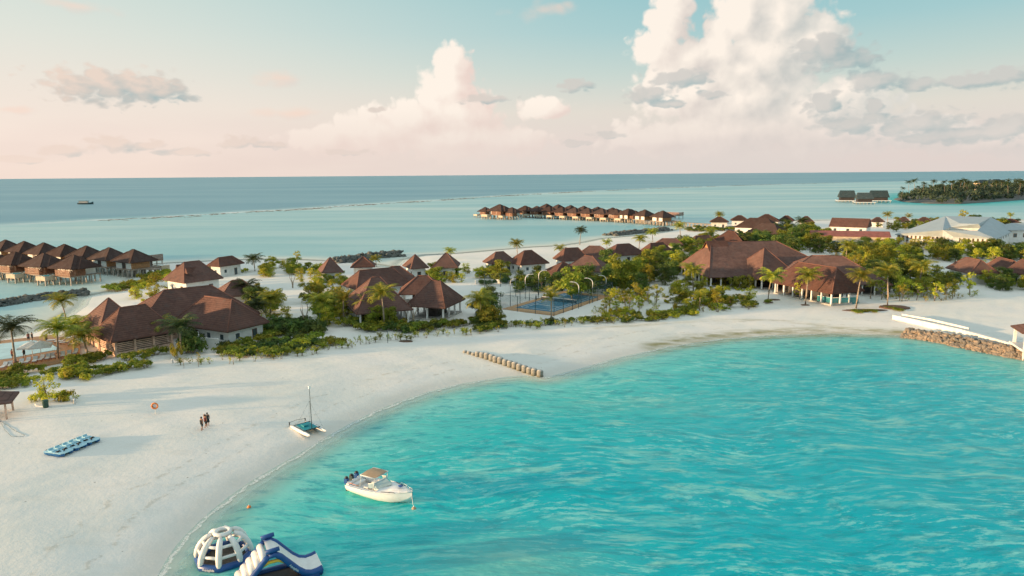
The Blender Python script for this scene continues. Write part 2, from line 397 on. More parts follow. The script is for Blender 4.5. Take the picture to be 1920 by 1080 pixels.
# outer lagoon and open sea
oz = t.math('ADD', ree, t.math('MULTIPLY', t.math('SUBTRACT', t.noise(t.map(pos, sc=(.3, 1, 1)), .01, 4, .6), .5), 40))
patch = t.noise(t.map(pos, rot=(0, 0, R(12)), sc=(.22, 1, 1)), .018, 6, .62)
rp_n = t.noise(t.map(warp, rot=(0, 0, R(24)), sc=(.34, 1.25, 1)), 1.1, 8, .70)
rp_m = t.noise(t.map(warp, rot=(0, 0, R(-20)), sc=(.4, 1, 1)), .11, 3, .5)
rpl = t.math('MULTIPLY', t.step(rp_n, .51, .60), t.rng(t.step(rp_m, .36, .62), 0, 1, .25, 1))
body = t.mix(t.math('MULTIPLY', rpl, .72), body, s2l(142, 220, 212))  # pale ripple highlights painted into the water colour
rpd = t.step(t.noise(t.map(warp, rot=(0, 0, R(12)), sc=(.35, 1.2, 1)), .8, 8, .68), .49, .38)
body = t.mix(t.math('MULTIPLY', rpd, .62), body, s2l(0, 148, 160))  # dark sides of ripples, also painted as colour
sho = t.node('ShaderNodeAttribute', attribute_name='shoal').outputs['Fac']
body = t.mix(t.math('MULTIPLY', sho, .6), body, s2l(122, 190, 176))
outer = t.mix(t.step(patch, .30, .72), s2l(140, 190, 193), s2l(184, 210, 207))
bigo = t.noise(t.map(pos, rot=(0, 0, R(6)), sc=(.25, 1, 1)), .006, 3, .5)
outer = t.mix(t.math('MULTIPLY', t.step(bigo, .50, .62), .6), outer, s2l(205, 220, 212))  # whitish glints on the outer water, painted as colour patches
outer = t.mix(t.step(off, 20, 1), outer, s2l(222, 222, 208))
outer = t.mix(isl, outer, s2l(20, 178, 172))
opn = t.mix(t.step(t.noise(t.map(pos, sc=(.3, 1, 1)), .004, 3, .5), .35, .68), s2l(116, 160, 173), s2l(134, 173, 182))
outer = t.mix(t.step(oz, -6, 60), outer, opn)
col = t.mix(lag, outer, body)
# foam at the lip, lace in the first metres
fo = t.math('ADD', off, t.math('MULTIPLY', t.math('SUBTRACT', t.noise(pos, .55, 4, .6), .5), 1.7))
lip = t.math('SUBTRACT', 1, t.step(t.math('ABSOLUTE', t.math('SUBTRACT', fo, .42)), .10, .36))
lip2 = t.math('MULTIPLY', t.math('SUBTRACT', 1, t.step(t.math('ABSOLUTE', t.math('SUBTRACT', fo, 1.5)), .05, .4)), .3)
lace = t.step(t.noise(pos, 3.5, 5, .7), .34, .52)
foam = t.math('MULTIPLY', t.math('ADD', lip, lip2, clamp=True), lace)
# breakers on the reef edge
rf = t.math('SUBTRACT', 1, t.step(t.math('ABSOLUTE', t.math('ADD', ree, -10)), 3, 15))
foam2 = t.math('MULTIPLY', rf, t.step(t.noise(t.map(pos, rot=(0, 0, R(8)), sc=(.15, 1, 1)), .12, 5, .7), .44, .58))
foam = t.math('ADD', t.math('MULTIPLY', foam, .85), t.math('MULTIPLY', foam2, .85), clamp=True)
col = t.mix(foam, col, (.82, .82, .80, 1))
t.put(p.inputs['Base Color'], col)
t.put(p.inputs['Roughness'], t.math('ADD', t.math('SUBTRACT', .42, t.math('MULTIPLY', lag, .30)), t.math('MULTIPLY', foam, .5))); p.inputs['IOR'].default_value = 1.33; t.put(p.inputs['Specular IOR Level'], t.math('ADD', .14, t.math('MULTIPLY', lag, .04)))
w1 = t.noise(t.map(warp, rot=(0, 0, R(-24)), sc=(.45, 1.1, 1)), .9, 6, .62); w2 = t.noise(t.map(pos, rot=(0, 0, R(28)), sc=(.5, 1.2, 1)), 2.6, 5, .65)
w3 = t.noise(t.map(pos, rot=(0, 0, R(10)), sc=(.4, 1, 1)), .12, 4, .6)
hh = t.math('ADD', t.math('MULTIPLY', w1, .40), t.math('ADD', t.math('MULTIPLY', w2, .12), t.math('MULTIPLY', w3, 1.2)))
bp = t.node('ShaderNodeBump'); t.put(bp.inputs['Strength'], t.math('MULTIPLY', t.step(off, 0, 8), .62)); bp.inputs['Distance'].default_value = .55; t.put(bp.inputs['Height'], hh)
t.l.new(bp.outputs[0], p.inputs['Normal'])
tr = t.node('ShaderNodeBsdfTransparent'); tr.inputs[0].default_value = (.93, .98, .96, 1)
ms = t.node('ShaderNodeMixShader'); fac = t.math('ADD', t.step(off, -.2, 5.5), foam, clamp=True)
fac = t.math('MAXIMUM', fac, .12)
t.put(ms.inputs[0], fac); t.l.new(tr.outputs[0], ms.inputs[1]); t.l.new(p.outputs[0], ms.inputs[2]); t.l.new(ms.outputs[0], out.inputs[0])

X, Y, q, c = polar('sea', 22, 1400, .0085, (1600, 2000, 2600, 3600, 5000, 8000, 14000, 30000, 90000))
pts = np.stack([X, Y], -1); D = -sdist(pts, LAND)
# lagoon mask: the enclosed bay south of the land
nl = np.array([tuple(v) for v in north]); nn = LAND[:len(LAND)]
LAG = np.array([(v.x, v.y) for v in ([Vector((tail.x, -400))] + [tail] + near[::-1] + [rt[1], rt[0], Vector((600, 100)), Vector((600, -400))])])
L = sdist(pts, LAG); lagm = (L > -2.5).astype(float)
rd = sdist(pts, REEF, False)
ry = np.interp(X, REEF[:, 0], REEF[:, 1]); rs_ = np.where(Y > ry, rd, -rd)
_sc = P(960, 1060); _sd = np.hypot((X - _sc.x) / 7.5, (Y - _sc.y) / 5.5); SHO = np.exp(-_sd ** 2) + .35 * np.exp(-np.hypot((X - P(1190, 760).x) / 16, (Y - P(1190, 760).y) / 4) ** 2)
ISLE = np.array([tuple(v) for v in PP([(1672, 374), (1690, 379), (1740, 382.5), (1800, 383), (1850, 380), (1920, 375), (2050, 370), (2300, 366), (2300, 352), (1920, 352), (1760, 358), (1700, 366)])])
idt = sdist(pts, ISLE)
grid = grid_obj('sea', X, Y, np.zeros_like(X), q, c, m_wat, {'offshore': np.clip(D, -5, 200), 'lagoon': lagm, 'reef': np.clip(rs_, -400, 4000), 'isle': np.clip(1 + idt / 55, 0, 1) * .9, 'shoal': SHO})
tag(grid, kind='structure')
# ================================================================== materials
_A = LAND; _B = np.roll(LAND, -1, axis=0); _AB = _B - _A; _L = np.maximum((_AB ** 2).sum(1), 1e-12)
def gz(x, y):
    pt = np.array([x, y]); t = np.clip(((pt - _A) * _AB).sum(1) / _L, 0, 1); q = pt - (_A + t[:, None] * _AB)
    d = math.sqrt((q * q).sum(1).min())
    cnd = (_A[:, 1] > y) != (_B[:, 1] > y); dy = np.where(np.abs(_AB[:, 1]) < 1e-9, 1e-9, _AB[:, 1])
    ins = int((cnd & (x < _AB[:, 0] * (y - _A[:, 1]) / dy + _A[:, 0])).sum()) % 2
    return float(hfun(np.array([d if ins else -d]), np.array([x]), np.array([y]))[0])

def roof_mat(name, c1, c2, c3, rows=3.2):
    m, t, p, out = new_mat(name)
    v = t.node('ShaderNodeTexCoord').outputs['Object']; s = t.node('ShaderNodeSeparateXYZ'); t.put(s.inputs[0], v)
    oi_ = t.node('ShaderNodeObjectInfo').outputs['Random']
    fr = t.math('FRACT', t.math('MULTIPLY', t.math('ADD', s.outputs[2], t.math('MULTIPLY', t.noise(v, 1.5, 2), .05)), rows))
    cell = t.vor(t.map(v, sc=(2.2, 2.2, rows)), 1.0, out=1)
    sc = t.node('ShaderNodeSeparateXYZ'); t.put(sc.inputs[0], cell)
    n = t.noise(v, .35, 5, .65)
    c = t.mix(t.step(n, .35, .65), c1, c2); c = t.mix(t.math('MULTIPLY', sc.outputs[0], .45), c, c3)
    c = t.mix(t.math('MULTIPLY', t.step(fr, .3, .0), .55), c, tuple(x * .35 for x in c1[:3]) + (1,))
    stain = t.step(t.noise(t.map(v, sc=(1, 1, .15)), .8, 5, .7), .48, .72)
    c = t.mix(t.math('MULTIPLY', stain, .5), c, (.10, .085, .08, 1))
    c = t.mix(t.math('MULTIPLY', t.step(t.noise(v, .25, 4, .7), .5, .7), .35), c, tuple(min(1, x * 1.7) for x in c2[:3]) + (1,))
    hs = t.node('ShaderNodeHueSaturation'); t.put(hs.inputs['Color'], c); t.put(hs.inputs['Value'], t.rng(oi_, 0, 1, .82, 1.18)); t.put(hs.inputs['Saturation'], t.rng(oi_, 0, 1, 1.05, .85)); c = hs.outputs[0]
    t.put(p.inputs['Base Color'], c); p.inputs['Roughness'].default_value = .88; p.inputs['Specular IOR Level'].default_value = .15
    b = t.node('ShaderNodeBump'); b.inputs['Strength'].default_value = .7; b.inputs['Distance'].default_value = .08
    t.put(b.inputs['Height'], t.math('ADD', fr, t.math('MULTIPLY', sc.outputs[1], .5))); t.l.new(b.outputs[0], p.inputs['Normal'])
    return m
M = {}
M['roof'] = roof_mat('brown_shingles', (.100, .053, .045, 1), (.138, .072, .059, 1), (.185, .098, .073, 1))
M['roof_dark'] = roof_mat('dark_shingles', (.050, .032, .029, 1), (.072, .043, .037, 1), (.092, .055, .045, 1))
M['thatch_grey'] = roof_mat('slate_thatch', (.030, .055, .062, 1), (.045, .075, .082, 1), (.06, .09, .095, 1))
M['fascia'] = flat_mat('fascia_wood', (.20, .10, .06), .7)
M['white_wall'] = flat_mat('white_render', (.72, .72, .69), .85, .07, .8, bump=.1, dirt=(.50, .46, .40, .35))
M['cream_wall'] = flat_mat('cream_render', (.62, .52, .38), .85, .1, .6, dirt=(.45, .38, .28, .4))
M['pink_wood'] = flat_mat('bleached_wood', (.66, .45, .34), .75, .2, 1.5, dirt=(.32, .2, .13, .5))
M['brown_wood'] = flat_mat('brown_boards', (.20, .085, .045), .7, .25, 2.0)
M['orange_wood_sun'] = flat_mat('orange_boards_sun', (.42, .22, .10), .65, .18, 2.0)  # real boards, and the painted sunlight on water villa sides
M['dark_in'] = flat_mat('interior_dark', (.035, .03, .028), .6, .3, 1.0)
M['glass'] = flat_mat('window_glass', (.05, .075, .085), .12, .2, .7, spec=.8)
M['white'] = flat_mat('white_paint', (.78, .78, .76), .45, .05, 2)
M['stilt'] = flat_mat('concrete_stilt', (.40, .36, .31), .8, .2, 1.5)
M['deckm'] = flat_mat('deck_boards', (.30, .24, .19), .8, .2, 1.5)
M['beige'] = flat_mat('beige_stone', (.55, .45, .33), .8, .12, 1)
M['pool'] = flat_mat('pool_water', (.10, .50, .55), .08, .1, .4, spec=.6)
M['poolpale'] = flat_mat('pale_pool_water', (.38, .62, .64), .08, .12, .3, bump=.15)
M['metalroof'] = flat_mat('pale_metal_roof', (.36, .42, .44), .6, .06, .5, dirt=(.42, .40, .36, .35))
M['redroof'] = flat_mat('red_tile_roof', (.24, .085, .07), .8, .15, .6, dirt=(.16, .07, .06, .5))
M['bluewall'] = flat_mat('blue_wall', (.16, .36, .46), .7, .1, 1)
M['conc'] = flat_mat('concrete', (.50, .47, .42), .85, .15, .8, bump=.2, dirt=(.30, .26, .2, .4))
M['dark_metal'] = flat_mat('dark_metal', (.035, .07, .075), .5, .1, 2)
M['black'] = flat_mat('black_plastic', (.02, .022, .025), .45, .1, 4)
M['navy'] = flat_mat('navy_vinyl', (.015, .075, .26), .38, .12, 1.5)
M['vinyl'] = flat_mat('white_vinyl', (.80, .79, .76), .38, .04, 2, dirt=(.66, .60, .54, .3))
M['yellow'] = flat_mat('yellow_vinyl', (.75, .42, .04), .4)
M['gel'] = flat_mat('white_gelcoat', (.83, .83, .81), .22, .03, 1, dirt=(.66, .62, .56, .3))
M['tan'] = flat_mat('tan_canvas', (.42, .30, .19), .8, .1, 2)
M['teal'] = flat_mat('teal_trampoline', (.01, .26, .31), .7, .15, 1.5)
M['orange'] = flat_mat('orange_foam', (.80, .24, .06), .5)
M['bin'] = flat_mat('dark_green_plastic', (.02, .07, .05), .5)
M['hull_blue'] = flat_mat('blue_hull', (.012, .13, .36), .35)
M['seat_blue'] = flat_mat('pale_blue_deck', (.36, .62, .72), .4, .08, 3)
M['skin'] = flat_mat('skin', (.30, .15, .09), .6); M['darkcloth'] = flat_mat('dark_cloth', (.02, .035, .04), .85)
M['redcloth'] = flat_mat('rust_cloth', (.20, .05, .04), .85); M['whitecloth'] = flat_mat('white_cloth', (.7, .7, .68), .85); M['hair'] = flat_mat('dark_hair', (.015, .012, .01), .7)
M['court_b'] = flat_mat('blue_court', (.035, .17, .27), .75, .12, .6)
M['court_o'] = flat_mat('ochre_court', (.56, .33, .16), .85, .1, .6, dirt=(.45, .30, .18, .5))
M['line'] = flat_mat('court_line_paint', (.75, .75, .73), .7)
M['gravel_path'] = flat_mat('packed_sand', (.66, .64, .59), .9, .08, .5)
M['trunk'] = flat_mat('grey_trunk', (.30, .24, .18), .85, .25, 4, bump=.3)
M['branch'] = flat_mat('pale_branch', (.38, .31, .23), .85, .2, 4)
M['mulch'] = flat_mat('brown_mulch', (.13, .075, .05), .95, .3, 6)

def rock_mat(name, c1, c2, c3):
    m, t, p, out = new_mat(name); v = t.node('ShaderNodeTexCoord').outputs['Object']
    cell = t.vor(v, .9, out=1); s = t.node('ShaderNodeSeparateXYZ'); t.put(s.inputs[0], cell)
    c = t.mix(s.outputs[0], c1, c2); c = t.mix(t.step(t.noise(v, 2.2, 6, .7), .5, .68), c, c3)
    t.put(p.inputs['Base Color'], c); p.inputs['Roughness'].default_value = .9
    b = t.node('ShaderNodeBump'); b.inputs['Strength'].default_value = .6; b.inputs['Distance'].default_value = .2; t.put(b.inputs['Height'], t.noise(v, 3, 6, .7)); t.l.new(b.outputs[0], p.inputs['Normal'])
    return m
M['rock_grey'] = rock_mat('grey_rock', (.085, .095, .09, 1), (.17, .17, .15, 1), (.045, .05, .045, 1))
M['rock_warm'] = rock_mat('warm_rock', (.36, .27, .19, 1), (.17, .16, .14, 1), (.075, .07, .055, 1))

def leaf_mat(name, c1, c2, c3, trans=.40, rnds=.30):
    m, t, p, out = new_mat(name); v = t.node('ShaderNodeTexCoord').outputs['Object']
    oi = t.node('ShaderNodeObjectInfo'); rn = t.node('ShaderNodeNewGeometry').outputs['Random Per Island']
    c = t.mix(rn, c1, c2)
    c = t.mix(t.math('MULTIPLY', t.step(t.noise(v, 1.1, 4, .6), .45, .62), .8), c, c3)
    hsv = t.node('ShaderNodeHueSaturation'); t.put(hsv.inputs['Color'], c)
    t.put(hsv.inputs['Hue'], t.rng(oi.outputs['Random'], 0, 1, .5 - .015, .5 + .03)); t.put(hsv.inputs['Value'], t.rng(oi.outputs['Random'], 0, 1, 1 - rnds, 1 + rnds)); hsv.inputs['Saturation'].default_value = 1.0
    t.put(p.inputs['Base Color'], hsv.outputs[0]); p.inputs['Roughness'].default_value = .6; p.inputs['Specular IOR Level'].default_value = .25
    tl = t.node('ShaderNodeBsdfTranslucent'); t.put(tl.inputs[0], hsv.outputs[0])
    mx = t.node('ShaderNodeMixShader'); mx.inputs[0].default_value = trans
    t.l.new(p.outputs[0], mx.inputs[1]); t.l.new(tl.outputs[0], mx.inputs[2]); t.l.new(mx.outputs[0], out.inputs[0])
    return m
M['leaf'] = leaf_mat('shrub_leaves', (.145, .195, .024, 1), (.28, .31, .038, 1), (.43, .39, .05, 1))
M['leaf_y'] = leaf_mat('yellow_leaves', (.26, .27, .024, 1), (.45, .41, .042, 1), (.60, .48, .06, 1))
M['leaf_d'] = leaf_mat('dark_leaves', (.058, .108, .030, 1), (.12, .17, .036, 1), (.21, .235, .045, 1))
M['leaf_far'] = leaf_mat('far_leaves', (.030, .055, .036, 1), (.052, .078, .042, 1), (.075, .088, .045, 1), .15)
M['frond'] = leaf_mat('palm_fronds', (.16, .205, .024, 1), (.31, .31, .038, 1), (.50, .41, .055, 1), .3)
M['frond_d'] = leaf_mat('dark_palm_fronds', (.035, .065, .022, 1), (.07, .095, .03, 1), (.13, .13, .035, 1), .25)

# ================================================================== buildings
SPEC = {"A1": [-72.9, 123.11, 0.8, 0.05, 6.59, 0.82, 0.6, 4.2], "A2": [-66.17, 118.59, 0.85, 2.09, 4.61, 1.03, 0.74, 4.2], "A3": [-63.87, 134.76, 0.66, 4.32, 8.33, 0.64, 0.81, 4.2], "A5": [-54.56, 126.37, -0.5, 3.77, 4.73, 1.0, 0.86, 4.2], "A6": [-64.35, 160.19, 0.56, 1.08, 4.63, 0.65, 0.75, 4.2], "H2": [-85.34, 183.25, 0.93, 2.09, 5.56, 0.84, 0.6, 4.2], "H3": [-89.01, 213.7, 1.11, 2.66, 2.86, 0.83, 0.77, 4.2], "H4a": [-52.15, 197.44, 0.39, 0.05, 4.29, 0.89, 0.69, 4.2], "H4b": [-44.97, 207.88, 0.15, 0.08, 3.51, 0.78, 1.0, 4.2], "M1": [-33.83, 170.98, 0.61, 4.39, 4.95, 0.79, 0.6, 4.2], "M1b": [-30.4, 179.72, 0.3, 1.11, 4.32, 0.79, 0.99, 4.2], "M2": [-28.47, 143.1, 0.39, 0.84, 8.11, 0.73, 0.6, 4.2], "M3": [-16.25, 145.57, -0.32, 1.08, 5.45, 0.86, 0.63, 4.2], "M3b": [-20.88, 160.73, 0.07, 1.12, 4.57, 0.79, 0.98, 4.2], "H6a": [-28.72, 204.68, 0.45, 0.09, 4.19, 0.86, 0.64, 4.2], "H6b": [-19.73, 206.64, -0.01, 0.2, 4.89, 0.78, 0.75, 4.2], "H7": [-3.75, 213.93, 0.44, 1.29, 3.78, 0.86, 0.78, 4.2], "H8": [5.03, 212.51, 0.46, 1.25, 4.46, 0.84, 0.86, 4.2], "H9": [19.13, 220.12, 0.3, 2.25, 4.29, 0.84, 0.6, 4.2], "H9b": [27.34, 227.06, -0.19, 1.76, 4.49, 0.77, 1.02, 4.2], "H9c": [21.79, 196.55, -0.36, 1.18, 4.98, 0.77, 1.02, 4.2], "H10": [14.15, 189.11, 0.36, 0.05, 4.16, 0.73, 1.12, 4.2], "H11": [37.86, 234.04, 0.42, 2.43, 4.25, 0.79, 0.97, 4.2], "H12": [50.98, 242.25, 0.37, 2.58, 3.23, 0.88, 0.69, 4.2], "H13": [60.46, 265.06, -0.18, 2.51, 2.84, 0.77, 1.01, 4.2], "H14": [74.11, 268.41, 0.25, 2.79, 3.23, 0.91, 0.87, 4.2], "H15": [86.1, 271.78, -0.55, 1.24, 5.51, 0.78, 1.0, 4.2], "H16": [64.5, 191.8, 0.105, 9.4, 11.9, 0.67, 1.13, 4.2, .42], "H16b": [67.07, 182.68, 0.26, 0.05, 7.56, 0.95, 0.77, 4.2], "H17": [72.49, 163.05, -1.18, 5.83, 4.93, 1.04, 0.75, 4.2], "H17b": [80.46, 175.39, -0.25, 3.53, 8.68, 0.67, 1.14, 4.2], "H18": [116.08, 387.32, -0.29, 0.93, 3.79, 0.71, 1.11, 4.2], "H19": [131.35, 399.44, -0.31, 0.94, 3.74, 0.73, 1.09, 4.2], "H20": [144.29, 392.13, -0.42, 0.92, 5.47, 0.67, 1.15, 4.2], "H21": [155.99, 393.3, -0.55, 0.83, 3.43, 0.8, 0.97, 4.2], "H22": [161.92, 380.95, -0.23, 0.72, 3.6, 0.85, 0.85, 4.2], "H24": [200.25, 379.09, -0.38, 0.74, 2.91, 0.8, 0.95, 4.2], "H26": [215.26, 380.42, -0.44, 0.67, 2.82, 0.83, 0.87, 4.2], "H27": [223.63, 375.78, -0.42, 0.75, 3.08, 0.78, 1.0, 4.2], "H28": [246.17, 373.13, -0.42, 0.75, 3.57, 0.76, 1.04, 4.2], "H29": [263.08, 365.25, -0.44, 0.8, 2.82, 0.65, 1.16, 4.2], "H31a": [125.72, 187.06, -1.63, 3.5, 3.92, 0.84, 0.6, 4.2], "H31b": [137.88, 191.45, -1.8, 4.68, 2.49, 1.05, 0.7, 4.2]}

def hip_mb(hl, w, k, e, ze, eL=None, th=.22):
    """hip roof in local axes: ridge along x"""
    eL = e if eL is None else eL
    xl = -(hl + w * eL); xr = hl + w * e; zr = ze + w * k; mb = MB()
    v = [(xl, -w, ze), (xr, -w, ze), (xr, w, ze), (xl, w, ze), (-hl, 0, zr), (hl, 0, zr)]
    mb.add(v, [(0, 1, 5, 4), (1, 2, 5), (2, 3, 4, 5), (3, 0, 4)])
    lo = [(x, y, z - th) for x, y, z in v[:4]]; i = .35
    inn = [(xl + i, -w + i, ze - th), (xr - i, -w + i, ze - th), (xr - i, w - i, ze - th), (xl + i, w - i, ze - th)]
    mb.add(v[:4] + lo, [(4, 5, 1, 0), (5, 6, 2, 1), (6, 7, 3, 2), (7, 4, 0, 3), (7, 6, 5, 4)])
    return mb
def caps_mb(hl, w, k, e, ze, eL=None, r=.11):
    eL = e if eL is None else eL
    xl = -(hl + w * eL); xr = hl + w * e; zr = ze + w * k; mb = MB()
    for a, b in (((-hl, 0, zr), (hl, 0, zr)), ((xl, -w, ze), (-hl, 0, zr)), ((xr, -w, ze), (hl, 0, zr)), ((xr, w, ze), (hl, 0, zr)), ((xl, w, ze), (-hl, 0, zr))):
        if (Vector(a) - Vector(b)).length > .3: mb.tube([a, b], r, 5)
    return mb
def xf(mb, Mx):
    mb.v = [tuple(Mx @ Vector(v)) for v in mb.v]; return mb
M['ridge'] = flat_mat('ridge_cap', (.17, .075, .055), .85)
def add_wing(root, key, style, n_open=None, roofm='roof', inset=.9):
    s = SPEC[key]; cx, cy, rot, hl, w, k, e, ze = s[:8]; eL = s[8] if len(s) > 8 else e
    o = root.location; g = root['_g']
    Mx = Matrix.Translation((cx - o.x, cy - o.y, 0)) @ Matrix.Rotation(rot, 4, 'Z')
    z0 = g - .3 - o.z; dz = -o.z; ze2 = ze + dz
    rf = xf(hip_mb(hl, w, k, e, ze2, eL), Mx).build('roof', M[roofm], root)
    xf(caps_mb(hl, w, k, e, ze2, eL), Mx).build('ridge_cap', M['ridge'], rf)
    x0 = -(hl + w * eL) + inset; x1 = hl + w * e - inset; y0 = -w + inset; y1 = w - inset; zt = ze2 - .2
    sides = [((x0, y0), (x1, y0)), ((x1, y0), (x1, y1)), ((x1, y1), (x0, y1)), ((x0, y1), (x0, y0))]
    if style in ('white', 'cream', 'wood'):
        wm = {'white': 'white_wall', 'cream': 'cream_wall', 'wood': 'pink_wood'}[style]
        xf(MB().box(x0, x1, y0, y1, z0, zt), Mx).build('wall', M[wm], root)
        for si, (a, b) in enumerate(sides):
            a = Vector(a); b = Vector(b); L = (b - a).length; d = (b - a).normalized(); n = Vector((d.y, -d.x))
            nn = max(1, int(L / 3.2))
            for i in range(nn):
                c_ = a + d * (L * (i + .5) / nn); hw = .55; isd = (i % 3 == 1) or (nn == 1 and si % 2 == 0)
                zb = z0 + .35 if isd else z0 + 1.3; zt2 = z0 + 2.5
                T = Matrix.Translation((c_.x, c_.y, 0)) @ Matrix.Rotation(math.atan2(d.y, d.x), 4, 'Z')
                fr = xf(xf(MB().box(-hw, hw, -.05, .02, zb, zt2), T), Mx).build('door' if isd else 'window', M['brown_wood' if isd else 'white'], root)
                xf(xf(MB().box(-hw + .12, hw - .12, -.075, -.04, zb + .12, zt2 - .12), T), Mx).build('pane', M['glass'], fr)
    elif style == 'open':
        xf(MB().box(x0 + 2.2, x1 - 2.2, y0 + 2.2, y1 - 2.2, z0, zt), Mx).build('dark_core', M['dark_in'], root)  # near-black box painted as the shade inside the open pavilion
        xf(MB().box(x0 - .3, x1 + .3, y0 - .3, y1 + .3, z0, z0 + .55), Mx).build('floor_slab', M['conc'], root)
        for a, b in sides:
            a = Vector(a); b = Vector(b); L = (b - a).length; nn = max(2, int(L / 2.6))
            for i in range(nn):
                c_ = a + (b - a) * (i / nn)
                xf(MB().box(c_.x - .16, c_.x + .16, c_.y - .16, c_.y + .16, z0, zt), Mx).build('column', M['white'], root)
    elif style == 'slat':
        xf(MB().box(x0 + .6, x1 - .6, y0 + .6, y1 - .6, z0, zt), Mx).build('dark_core', M['dark_in'], root)  # near-black box painted as the shade behind the blinds
        xf(MB().box(x0, x1, y0, y1, z0, z0 + 1.15), Mx).build('plinth', M['pink_wood'], root)
        for a, b in sides:
            a = Vector(a); b = Vector(b); L = (b - a).length; d = (b - a).normalized(); nn = max(2, int(L / 2.6)); ang = math.atan2(d.y, d.x)
            for i in range(nn):
                c_ = a + (b - a) * (i / nn)
                xf(MB().box(c_.x - .17, c_.x + .17, c_.y - .17, c_.y + .17, z0, zt), Mx).build('post', M['pink_wood'], root)
                T = Matrix.Translation((c_.x, c_.y, 0)) @ Matrix.Rotation(ang, 4, 'Z'); bl = MB()
                for q in range(5): bl.box(.22, L / nn - .22, -.02, .05, z0 + 1.35 + q * .30, z0 + 1.51 + q * .30)
                xf(xf(bl, T), Mx).build('blind', M['pink_wood'], root)
    return rf
def building(name, keys, label, styles, cat='building', group=None, roofm='roof'):
    s = SPEC[keys[0]]; g = gz(s[0], s[1])
    r = thing(name, (s[0], s[1], g), label, cat, group); r['_g'] = g
    for i, k in enumerate(keys): add_wing(r, k, styles[i] if isinstance(styles, (list, tuple)) else styles, roofm=roofm)
    del r['_g']; return r

hall = building('beach_restaurant', ['A1', 'A2', 'A3', 'A5', 'A6'], 'large brown shingled restaurant beside the pool, slatted pale wood walls and several joined hip roofs', ['slat', 'slat', 'slat', 'white', 'white'], 'restaurant')
# service yard wall in front of the white wing
def wallrun(pts, h, th, mat, name='wall', parent=None, zb=-.3):
    mb = MB()
    for a, b in zip(pts[:-1], pts[1:]):
        d = (b - a); L = d.length; T = Matrix.Translation((a.x, a.y, a.z)) @ Matrix.Rotation(math.atan2(d.y, d.x), 4, 'Z')
        mb.box(-th / 2, L + th / 2 - .01, -th / 2, th / 2, zb, h + (b.z - a.z) * .5, T)
    return mb.build(name, mat, parent)
yw = wallrun([G(372, 628), G(374, 652), G(410, 655)], 1.9, .25, M['white_wall'], 'yard_wall')
tag(yw, 'low white yard wall at the near corner of the white restaurant wing', 'wall')
building('villa', ['H2'], 'brown roofed beach villa with two small gable peaks behind the restaurant', 'white', 'villa')
hv = [o for o in COL.objects if o.get('label', '').startswith('brown roofed beach villa with two small gable')][0]
for (x, y) in ((337, 499), (355, 505)):
    q_ = P(x, y, 7.4) - hv.location; gm_ = MB(); dx_ = Vector((-.75, -.66, 0)); sd_ = Vector((.66, -.75, 0))
    f0 = q_ + dx_ * .9; gm_.add([f0 + Vector((0, 0, .5)), f0 - sd_ * 1.2 + Vector((0, 0, -1.0)), f0 + sd_ * 1.2 + Vector((0, 0, -1.0)), q_ - dx_ * 1.8 + Vector((0, 0, .5)), q_ - dx_ * .2 - sd_ * 1.2 + Vector((0, 0, -1.0)), q_ - dx_ * .2 + sd_ * 1.2 + Vector((0, 0, -1.0))], [(0, 1, 4, 3), (0, 3, 5, 2), (0, 2, 1)])
    gm_.build('gablet', M['roof'], hv)
building('villa', ['H3'], 'small white villa with plain brown hip roof at the water edge', 'white', 'villa')
building('villa', ['H4a', 'H4b'], 'villa with two pointed brown roofs in front of the middle rock breakwater', 'white', 'villa')
mid = building('spa_pavilion', ['M2', 'M1', 'M1b', 'M3', 'M3b'], 'big brown pavilion of joined roofs and white columns behind the tall central palm', ['open', 'white', 'white', 'open', 'open'], 'pavilion')
building('villa', ['H6a', 'H6b'], 'villa with two pointed brown roofs behind the right end of the central pavilion', 'white', 'villa')
building('villa', ['H7'], 'left one of two neighbouring brown hip roofed villas, half behind a bushy tree', 'white', 'villa')
building('villa', ['H8'], 'right one of two neighbouring brown hip roofed villas, under the single palm on the shore', 'white', 'villa')
building('villa', ['H9', 'H9b', 'H9c'], 'wide brown roofed villa block with joined hips behind the tennis court trees', 'white', 'villa')
building('villa', ['H10'], 'small low brown roof with cream wall just behind the three left court lamps', 'cream', 'villa')
building('villa', ['H11'], 'brown hip roofed villa with white wall behind the big round tree', 'white', 'villa')
building('villa', ['H12'], 'brown roofed villa between two palms on the far shore, nearer of an overlapping pair', 'white', 'villa')
building('villa', ['H13'], 'brown roofed villa partly hidden, farther of an overlapping pair near the sand spit', 'white', 'villa')
building('villa', ['H14'], 'low brown roofed villa in front of the bare white sand patch', 'white', 'villa')
building('villa', ['H15'], 'brown roof almost buried in trees behind the reception hall', 'white', 'villa')
# reception hall with a small dutch gable at its left end
rec = building('reception_hall', ['H16', 'H16b'], 'largest brown roofed hall with a small yellow gable at its left end', ['open', 'open'], 'hall')
s = SPEC['H16']; Mx = Matrix.Translation((s[0] - rec.location.x, s[1] - rec.location.y, 0)) @ Matrix.Rotation(s[2], 4, 'Z'); dz = -rec.location.z
zt = 4.2 + 11.9 * .67 + dz + .35
gb = MB(); xg = -9.4 - 1.0
gb.add([(xg, -3.4, zt - 3.0), (xg, 3.4, zt - 3.0), (xg, 0, zt - .2), (xg + 4, 0, zt - .2)], [(0, 2, 1)]); xf(gb, Mx).build('gable', M['orange_wood_sun'], rec)
bb = MB()
for sg in (-1, 1): bb.add([(xg - .5, 0, zt), (xg - .5, sg * 3.9, zt - 3.4), (xg + 5.5, sg * 3.9, zt - 3.4), (xg + 5.5, 0, zt), (xg - .5, 0, zt - .3), (xg - .5, sg * 3.9, zt - 3.7)], [(0, 1, 2, 3), (0, 4, 5, 1)])
xf(bb, Mx).build('gable_roof', M['roof'], rec)
